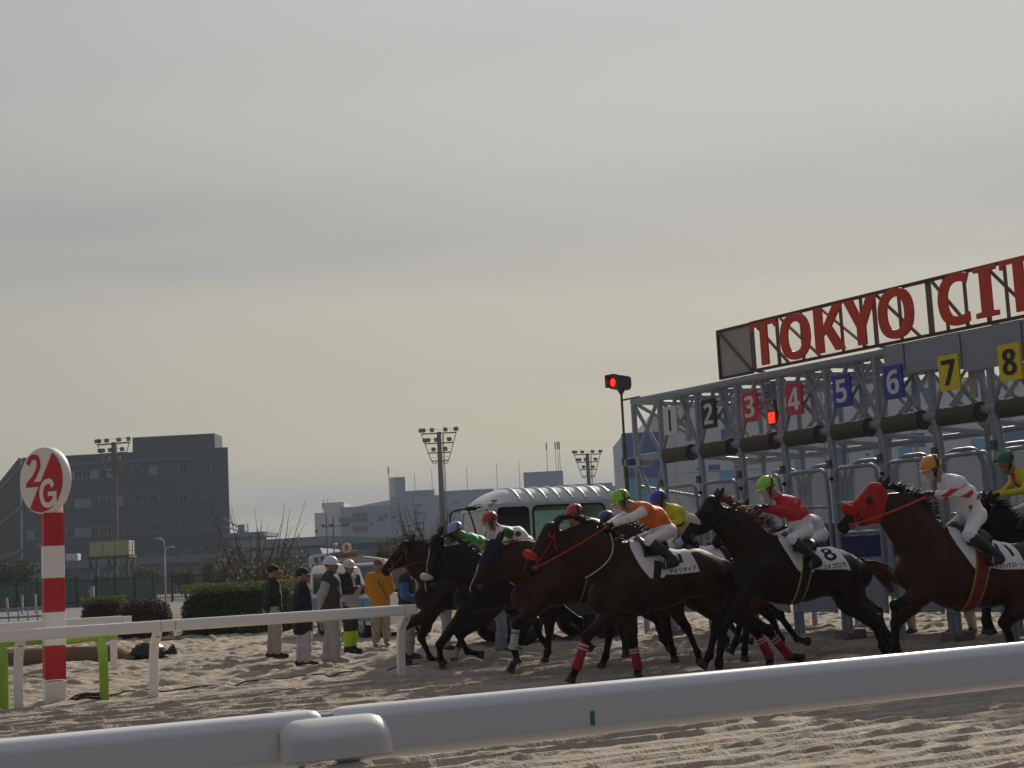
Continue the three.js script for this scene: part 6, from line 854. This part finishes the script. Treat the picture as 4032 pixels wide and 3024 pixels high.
// lamp towers
const towerMat = mat([0.16, 0.16, 0.165], 0.6), lampBody = mat([0.03, 0.03, 0.03], 0.6);
function tower(label, u, d, H, k, turn) {
  const t = thing('floodlight_tower', label, 'light tower', at(u, d), YAW + turn, 'floodlight towers'); const arms = [[H - 0.15, 2.15], [H - 1.35 * k, 1.72], [H - 2.5 * k, 1.3], [H - 3.5 * k, 1.0]];
  mesh('mast', bar([0, 0, 0], [0, H, 0], 0.42 * k, 0.26 * k, 14), towerMat, t); mesh('ladder', [bar([0.42 * k, 0, 0.2], [0.42 * k, H - 0.3, 0.2], 0.04), bar([0.56 * k, 0, 0.2], [0.56 * k, H - 0.3, 0.2], 0.04)], towerMat, t);
  arms.forEach(([y, w], i) => { mesh('crossarm', [bx(2 * w * k, 0.13, 0.32, 0, y, 0), bx(2 * w * k, 0.03, 0.03, 0, y + 0.45, 0.3)], towerMat, t); if (i < 3) for (const [x, f] of [[[-1, 0.2], [-0.88, -0.5], [-0.38, 0.1], [0.38, 0.1], [0.98, 0.5]], [[-1, -0.3], [-0.78, 0.4], [-0.2, 0.1], [0.72, 0.3]], [[-0.55, 0.1], [0.55, 0.1]]][i]) { const l = mesh('floodlight', rbx(0.50 * k, 0.46 * k, 0.42 * k, 0.05), lampBody, t); l.position.set(x * w * k, y + 0.42 * k, 0.15); l.rotation.set(0.35, f, 0); mesh('lens', bx(0.42 * k, 0.38 * k, 0.02, 0, 0, 0.22 * k), phys([0.25, 0.25, 0.24], 0.15), l); } });
  for (const s of [-1, 1]) { mesh('stay', tube([[s * 2.1 * k, H - 0.2, 0], [s * 1.0 * k, H - 3.5 * k, 0], [s * 0.8 * k, H - 3.85 * k, 0], [s * 0.35 * k, H - 3.7 * k, 0]], 0.05, 5, 20), towerMat, t); }
}
tower('floodlight tower standing before the slate building at the left', -41.65, 150, 16.1, 0.86, -0.25);
tower('tall floodlight tower left of the truck cab', -9.16, 175, 17.7, 1.0, 0);
tower('distant floodlight tower above the truck roof', 10.36, 210, 16.7, 0.94, 0.25);
{ // water tank on a green stand
  const t = thing('water_tank', 'cream panelled water tank on a green steel stand', 'water tank', at(-35, 125), YAW), cm = mat([0.52, 0.46, 0.28], 0.7), gs = mat([0.07, 0.13, 0.10], 0.7);
  for (const z of [-1.0, 1.0]) for (let i = 0; i < 3; i++) mesh('tank_panel', rbx(1.04, 1.2, 0.08, 0.03, -1.07 + i * 1.07, 4.5, z), cm, t); for (const x of [-1.62, 1.62]) for (let i = 0; i < 2; i++) mesh('tank_panel', rbx(0.08, 1.2, 0.96, 0.03, x, 4.5, -0.5 + i), cm, t);
  mesh('tank_lid', bx(3.3, 0.06, 2.1, 0, 5.12, 0), cm, t); mesh('deck', bx(3.6, 0.16, 2.4, 0, 3.78, 0), gs, t);
  for (const [x, z] of [[-1.6, 1], [0, 1], [1.6, 1], [-1.6, -1], [0, -1], [1.6, -1]]) mesh('leg', bx(0.16, 3.75, 0.16, x, 1.87, z), gs, t); for (const z of [1, -1]) for (const [a, b] of [[-1.6, 0], [0, -1.6], [0, 1.6], [1.6, 0]]) mesh('brace', bar([a, 0.4, z], [b, 3.5, z], 0.05), gs, t);
  mesh('ladder', [bar([1.75, 0, 1.1], [1.75, 5.2, 1.1], 0.03), bar([2.05, 0, 1.1], [2.05, 5.2, 1.1], 0.03), ...Array.from({ length: 15 }, (_, i) => bar([1.75, 0.3 + i * 0.33, 1.1], [2.05, 0.3 + i * 0.33, 1.1], 0.02))], gs, t);
}
// street lamps
const lampGrey = mat([0.42, 0.44, 0.46], 0.5);
for (const [u, d, h, l, s] of [[-26.85, 110, 4.75, 'grey street lamp before the slate building, left of a pair', 1], [-25.6, 105, 3.95, 'pale street lamp before the slate building, right of a pair', -1], [-38.4, 118, 4.9, 'street lamp behind the tree at the far left', 1], [-24.9, 190, 9.0, 'street lamp with long arm beside the slate building', 1]]) { const t = thing('street_lamp', l, 'street lamp', at(u, d), YAW, 'street lamps'); mesh('pole', tube([[0, 0, 0], [0, h * 0.9, 0], [s * -0.06 * h * 0.3, h * 0.97, 0], [s * -0.3, h, 0]], 0.05, 6, 20), lampGrey, t); mesh('lantern', rbx(0.45, 0.12, 0.2, 0.05, s * -0.45, h, 0), lampGrey, t); }
{ const t = thing('twin_lamp', 'thin mast with two crossarms before the white stepped building', 'street lamp', at(-16.6, 130), YAW); mesh('pole', [bar([0, 0, 0], [0, 6.4, 0], 0.06), bar([-0.6, 0, 0], [-0.6, 6.8, 0], 0.05)], towerMat, t); mesh('crossarm', [bx(2.4, 0.08, 0.1, 0.2, 5.6, 0), ...[-0.9, -0.2, 0.9, 1.3].map(x => bx(0.3, 0.18, 0.2, x, 5.72, 0))], towerMat, t); mesh('globe', ball(0.22, 0.1, 3.9, 0.1), lampGrey, t); }
{ // furlong sign 8
  const t = thing('round_sign', 'round white sign with red figure 8 above the van', 'sign', at(-8.34, 70), YAW), rd = phys([0.34, 0.02, 0.03], 0.5), w = phys([0.66, 0.65, 0.62], 0.5);
  mesh('post', bx(0.16, 2.44, 0.08, 0, 1.22, -0.03), rd, t); mesh('disc', lathe([[0, -0.03], [0.235, -0.03], [0.245, 0], [0.235, 0.03], [0, 0.03]], 32).rotateX(Math.PI / 2).translate(0, 2.69, 0), w, t); mesh('numeral', text('8', 0.27, 0.01).translate(0, 2.69, 0.032), rd, t);
}
// ---- buildings
function box2(w, h, d, x, y, z) { return bx(w, h, d, x, y + h / 2, z); }
{ // slate-grey block at the left
  const t = thing('slate_building', 'large slate grey building with three window rows at the left', 'building', at(-62, 230), YAW), wall = mat([0.10, 0.125, 0.15], 0.85, { bumpMap: grain, bumpScale: 0.02 }), frame = mat([0.30, 0.34, 0.38], 0.6), pane = phys([0.03, 0.04, 0.045], 0.12), blind = mat([0.26, 0.32, 0.36], 0.7), side = mat([0.42, 0.42, 0.43], 0.85), rib = mat([0.13, 0.135, 0.15], 0.8);
  const plan = new THREE.Shape([[-16.4, 0], [16.3, 0], [0, -60], [-50, -80], [-40.7, -58]].map(p => new THREE.Vector2(p[0], -p[1])));
  mesh('wall', new THREE.ExtrudeGeometry(plan, { depth: 22.1, bevelEnabled: false }).rotateX(-Math.PI / 2), wall, t);
  mesh('upper_storey', prism([[-6.55, 22.1], [6.55, 22.1], [6.55, 24.45], [-6.55, 24.45]], 6).translate(7.65, 0, -3.2), wall, t); mesh('corner_shaft', box2(0.3, 18.5, 0.3, 14.0, 0, 0.15), rib, t); mesh('ledge', box2(26, 0.12, 0.15, -2, 20.6, 0.08), frame, t); mesh('louvre', box2(1.6, 0.5, 0.2, 15.2, 19.9, 0.1), rib, t);
  const win = (x, y, w, h, kind) => { const f = mesh('window', [bx(w, 0.08, 0.12, x, y + h, 0.06), bx(w, 0.08, 0.12, x, y, 0.06), bx(0.08, h, 0.12, x - w / 2, y + h / 2, 0.061), bx(0.08, h, 0.12, x + w / 2, y + h / 2, 0.061), ...(w > 0.9 ? [bx(0.07, h, 0.11, x, y + h / 2, 0.06)] : [])], frame, t); mesh('pane', bx(w - 0.08, h - 0.08, 0.04, x, y + h / 2, 0.03), kind ? blind : pane, f); };
  for (const [r, y] of [[0, 18.2], [1, 13.65], [2, 9.1]]) { for (let i = 0; i < 12; i++) win(-15.2 + i * 1.28, y, 1.18, 1.35, (i * 7 + r * 3) % 5 === 0 || (i + r) % 6 === 2); for (const x of [1.95, 4.35, 9.1]) win(x, y + 0.15, 1.25, 1.4, r === 0 && x > 3 && x < 5); for (const x of [12.1, 13.2]) win(x, y + 0.2, 0.5, 1.25, 0); }
  for (const x of [3.9, 9.2]) win(x, 5.2, 1.3, 0.7, 0);
  // pale side wall with ribs
  const dx = -24.3, dz = -58, L = Math.hypot(dx, dz), ux = dx / L, uz = dz / L, nx = uz, nz = -ux, ang = Math.atan2(-uz, ux);
  for (let i = 0; i < 15; i++) { const s = 2 + i * 4.1; mesh('side_panel', bx(3.9, 21.6, 0.1, 0, 0, 0).rotateY(ang).translate(-16.4 + ux * s + nx * 0.1, 10.9, uz * s + nz * 0.1), side, t); mesh('side_rib', bx(0.3, 22.4, 0.5, 0, 0, 0).rotateY(ang).translate(-16.4 + ux * (s + 2.05) + nx * 0.2, 11.2, uz * (s + 2.05) + nz * 0.2), rib, t); }
  for (const y of [7.4, 14.2, 20.8]) mesh('side_band', bx(62, 0.5, 0.3, 0, 0, 0).rotateY(ang).translate(-16.4 + ux * 30 + nx * 0.28, y, uz * 30 + nz * 0.28), rib, t);
}
{ // low roofs in front of it
  const t = thing('low_building', 'long low building with white roof units under the slate block', 'building', at(-46, 175), YAW), m = mat([0.14, 0.17, 0.21], 0.8), rf = mat([0.21, 0.24, 0.29], 0.8), un = mat([0.55, 0.56, 0.57], 0.7);
  mesh('wall', box2(44, 3.6, 18, 0, 0, -9), m, t); mesh('roof', prism([[-22.4, 3.6], [22.4, 3.6], [22, 4.5], [-22, 4.5]], 18.6).translate(0, 0, -9), rf, t); for (const x of [-8.6, -4.6]) mesh('roof_unit', rbx(1.5, 0.85, 1.4, 0.1, x, 4.95, -3), un, t);
  const a = thing('annex', 'low annex with rooftop tank to the right of the slate block', 'building', at(-42.5, 222), YAW), wm = mat([0.50, 0.50, 0.47], 0.8); mesh('wall', box2(4.6, 7.6, 12, -0.6, 0, -6), m, a); mesh('eaves', box2(6.6, 0.6, 13, 0.5, 7.6, -6), rf, a); mesh('tank', [box2(0.95, 1.3, 1, -0.2, 8.2, -2), box2(0.16, 1.4, 0.16, 0.75, 8.2, -2)], rf, a); mesh('canopy', prism([[0.4, 5.6], [4.4, 6.2], [4.4, 6.0], [0.4, 5.4]], 6), wm, a); mesh('gantry', [bar([-2.8, 10.6, -1], [0.9, 8.2, -1], 0.1), bar([-2.8, 9.4, -1], [0.2, 8.2, -1], 0.08)], rf, a);
  const g = thing('long_shed', 'long shed with pale green roof behind the bare tree', 'building', at(-26, 200), YAW); mesh('wall', box2(26, 5.3, 20, 0, 0, -10), mat([0.16, 0.21, 0.28], 0.8), g); mesh('roof', prism([[-13.4, 5.3], [13.4, 5.3], [13.4, 5.5], [0, 6.5], [-13.4, 6.4]], 21).translate(0, 0, -10), mat([0.23, 0.29, 0.30], 0.8), g); mesh('band', box2(26, 0.5, 0.1, 0, 4.5, 0.06), mat([0.08, 0.12, 0.2], 0.8), g);
}
{ // row of parked lorries seen front on
  const proto = thing('parked_lorry', 'white lorry cab, first from the left of the far row', 'lorry', at(-19.5, 140, 2.0), YAW + 0.5, 'lorries in the far row');
  mesh('cab', prism([[-1.0, 0], [1.0, 0], [1.0, 1.3], [0.8, 1.75], [-0.8, 1.75], [-1.0, 1.3]], 1.6, 0.08), mat([0.55, 0.56, 0.56], 0.5), proto); mesh('windshield', bx(1.5, 0.7, 0.03, 0, 1.05, 0.81), phys([0.05, 0.07, 0.08], 0.1), proto); mesh('grille', bx(1.4, 0.3, 0.03, 0, 0.35, 0.81), mat([0.2, 0.06, 0.06], 0.6), proto); proto.scale.setScalar(0.72);
  const ords = ['second', 'third', 'fourth', 'fifth', 'sixth']; ords.forEach((n, i) => { const c = copyOf(proto, `lorry cab, ${n} from the left of the far row`); c.position.set(...at(-18.9 + i * 0.62, 140, 2.05 + i * 0.05)); c.scale.setScalar(0.72); if (i > 1) c.children[0].material = mat([0.28, 0.12, 0.12], 0.6); });
  const r = thing('raised_yard', 'low concrete parking deck carrying the far row of lorries', 'deck', at(-18, 141), YAW); mesh('slab', box2(9, 0.5, 7, 0, 1.5, -1), mat([0.2, 0.22, 0.25], 0.9), r); for (const x of [-4, -1.3, 1.3, 4]) mesh('column', box2(0.5, 1.5, 0.5, x, 0, 1), mat([0.2, 0.22, 0.25], 0.9), r);
}
{ // stepped white and blue-grey blocks in the middle
  const wa = mat([0.58, 0.60, 0.62], 0.85), wb = mat([0.28, 0.36, 0.45], 0.85), wc = mat([0.25, 0.31, 0.39], 0.85), gl = phys([0.05, 0.07, 0.09], 0.15), bl = mat([0.10, 0.16, 0.20], 0.7);
  const t = thing('stepped_building', 'pale stepped apartment block in the middle distance', 'building', at(-48, 420), YAW);
  mesh('wall', [box2(7.5, 18.6, 20, -7.2, 0, -10), box2(6.0, 21.3, 18, -5.6, 0, -11)], wa, t); mesh('wall', [box2(14.2, 19.9, 20, 3.6, 0, -10.5)], wb, t); mesh('wall', prism([[-0.2, 0], [10.6, 0], [10.6, 21.6], [3, 20.6], [-0.2, 19.9]], 16).translate(0, 0, -14), wa, t); mesh('roof_box', box2(6.4, 1.6, 8, -6.0, 20.0, -8), wb, t);
  for (const [x, y, w, h] of [[0.2, 15.6, 8, 1.1], [2.2, 17.0, 4.2, 1.0], [2.2, 12.8, 4.2, 1.4], [2.2, 9.6, 4.2, 1.4], [8.2, 15.4, 1.4, 1.2], [9.6, 16.2, 1.2, 1.2], [-10.5, 13, 0.8, 0.7], [5.6, 14.2, 0.5, 1.1]]) { const f = mesh('window', bx(w + 0.2, h + 0.2, 0.1, x, y + h / 2, 0.05), bl, t); mesh('pane', bx(w, h, 0.1, x, y + h / 2, 0.1), gl, f); }
  for (const x of [-9.1, -7.9]) mesh('antenna', bar([x, 21, -6], [x + 0.1, 22.8, -6], 0.08), towerMat, t);
  const b = thing('blue_grey_building', 'wide blue grey building with rooftop towers behind the truck', 'building', at(-5, 425), YAW);
  mesh('wall', box2(66, 22.2, 30, 0.7, 0, -15), wb, b); mesh('roof_tower', box2(4.7, 6.2, 6, -30.2, 22, -5), wa, b); mesh('roof_tower', box2(3.1, 6.1, 0.3, -29.4, 22, -1.8), wb, b); mesh('roof_box', box2(8.2, 1.9, 8, -23.6, 22.1, -6), wc, b); mesh('roof_box', box2(15, 1.3, 8, -9.5, 22.1, -6), wc, b); mesh('roof_tower', box2(11.6, 5.4, 9, 12.8, 22.2, -6), wb, b); mesh('roof_box', box2(26, 1.3, 8, 20, 22.1, -7), wc, b);
  for (const [x, y0, y1] of [[-32.9, 22, 31.5], [-25.2, 24, 29.3], [-20.1, 24, 30.2], [-9.7, 23, 30.5], [-0.9, 23, 31], [5.8, 23, 31], [14.2, 27.5, 36.2], [16.8, 27.5, 36.3], [17.5, 27.5, 36.3], [18.0, 27.5, 36.3]]) mesh('antenna', [bar([x, y0, -4], [x, y1, -4], 0.09, 0.06, 5), ...(y1 > 31.2 ? [bar([x, y1 - 2.2, -4], [x, y1, -4], 0.22, 0.22, 6)] : [])], towerMat, b);
  for (const [x, y, w] of [[-24, 19.5, 2.4], [-24, 17.2, 2.4], [-24, 14.4, 2.6], [-24, 12.5, 2.4], [-13, 20, 1.8], [-13, 17.2, 2.2], [-33, 17.4, 1.2], [-33, 15.2, 1.2], [-33, 13, 1.2], [-31.5, 16.4, 1.0]]) { const f = mesh('window', bx(w + 0.2, 0.8, 0.1, x, y, 0.05), wc, b); mesh('pane', bx(w, 0.55, 0.1, x, y, 0.1), gl, f); }
}
{ // white building with blue mosaic panels behind the gate
  const t = thing('blue_panel_building', 'big pale building with mosaic of blue panels behind the starting gate', 'building', at(40, 190), YAW), wl = mat([0.62, 0.65, 0.69], 0.85, { bumpMap: grain, bumpScale: 0.01 }), P = { dark: mat([0.05, 0.14, 0.36], 0.7), mid: mat([0.08, 0.24, 0.48], 0.7), light: mat([0.17, 0.42, 0.62], 0.7) };
  mesh('wall', box2(4.0, 17.7, 24, -23.6, 0, -12.2), wl, t); mesh('wall', box2(3.2, 19.7, 26, -20.6, 0, -13.2), wl, t); mesh('wall', box2(12, 21.3, 28, -13.0, 0, -14), wl, t); mesh('wall', box2(54, 22.3, 30, 20, 0, -15), wl, t); mesh('parapet', box2(54, 0.4, 0.5, 20, 22.3, -0.3), wl, t);
  const slab = (k, r) => mesh('colour_panel', bx(r[1] - r[0], r[3] - r[2], 0.12, (r[0] + r[1]) / 2 - 40, (r[2] + r[3]) / 2, 0.08), P[k], t);
  for (const k in PANELS) for (const r of PANELS[k]) slab(k, r);
  mesh('panel_joint', bx(11, 0.06, 0.06, -13, 12, 0.02), towerMat, t); for (const [x, y] of [[-16, 12.5], [-9, 10.5], [2, 12.2], [8, 14.6], [14, 11.8], [22, 13], [28, 15]]) { const f = mesh('vent', bx(0.9, 0.35, 0.12, x, y, 0.06), mat([0.2, 0.22, 0.25], 0.7), t); } for (const [x, y] of [[-5, 11.6], [6, 13.2], [10, 12], [19, 12.4], [24, 14]]) mesh('wall_lamp', ball(0.2, x, y, 0.2), towerMat, t);
  for (const x of [0.5, 12.5, 25]) mesh('downpipe', bx(0.18, 22, 0.15, x, 11, 0.08), mat([0.25, 0.28, 0.31], 0.7), t); mesh('rooftop_unit', [box2(3, 1.2, 2, -3, 22.7, -5), box2(1.6, 0.9, 2, 1, 22.7, -5)], wl, t);
}
{ // sand thrown up by the hooves
  const spots = []; for (const k of ['h1', 'h8', 'h11', 'hA', 'hB', 'hC', 'hF']) { const D = HD[k]; for (const l of ['f1', 'f2', 'h1', 'h2']) { const p = D.j[l][3]; spots.push([D.x + p[0] * Math.cos(TURN), p[1], D.z + p[0] * Math.sin(TURN), l[0] === 'h' ? 1 : 0.55]); } }
  const N = 8000, im = new THREE.InstancedMesh(new THREE.IcosahedronGeometry(1, 0), mat([0.36, 0.30, 0.24], 1), N), m = new THREE.Matrix4(), q = new THREE.Quaternion();
  for (let i = 0; i < N; i++) { const s = spots[i % spots.length], u = Math.pow(rnd(), 1.6), back = u * 0.75 * s[3] + rr(-0.08, 0.1), y = Math.max(0.01, s[1] * 0.5 + rr(-0.04, 0.06) + u * rr(0, 0.55) * s[3] * (1 - 0.45 * u)), r = rnd() < 0.06 ? rr(0.008, 0.016) : rr(0.0022, 0.006); m.compose(V(s[0] + back, y, s[2] + rr(-0.16, 0.16)), q.setFromEuler(new THREE.Euler(rr(0, 6), rr(0, 6), 0)), V(r, r * rr(0.6, 1), r)); im.setMatrixAt(i, m); }
  im.name = 'kicked_sand'; im.castShadow = im.receiveShadow = true; tag(im, 'spray of sand thrown up around the galloping hooves', 'sand'); im.userData.kind = 'stuff'; scene.add(im);
}

{ // unseen stand added behind the viewer to keep the near rail dark
  const t = thing('added_stand', 'unseen low stand with dark roof, added behind the viewer to darken the near rail', 'building', [0, 0, 20]), con = mat([0.12, 0.12, 0.12], 0.85);
  for (let i = 0; i < 9; i++) mesh('tier', bx(150, 0.5 * (i + 1), 1.2, 0, 0.25 * (i + 1), i * 1.2), con, t);
  mesh('back_wall', bx(150, 9, 0.5, 0, 4.5, 12), con, t); mesh('roof', bx(150, 0.4, 10, 0, 9.2, 7), con, t); for (let x = -70; x <= 70; x += 20) mesh('column', bx(0.5, 9, 0.5, x, 4.5, 6), con, t);
}
scene.fog = new THREE.FogExp2(lin(0.52, 0.57, 0.62), 0.0004);
renderer.render(scene, camera);
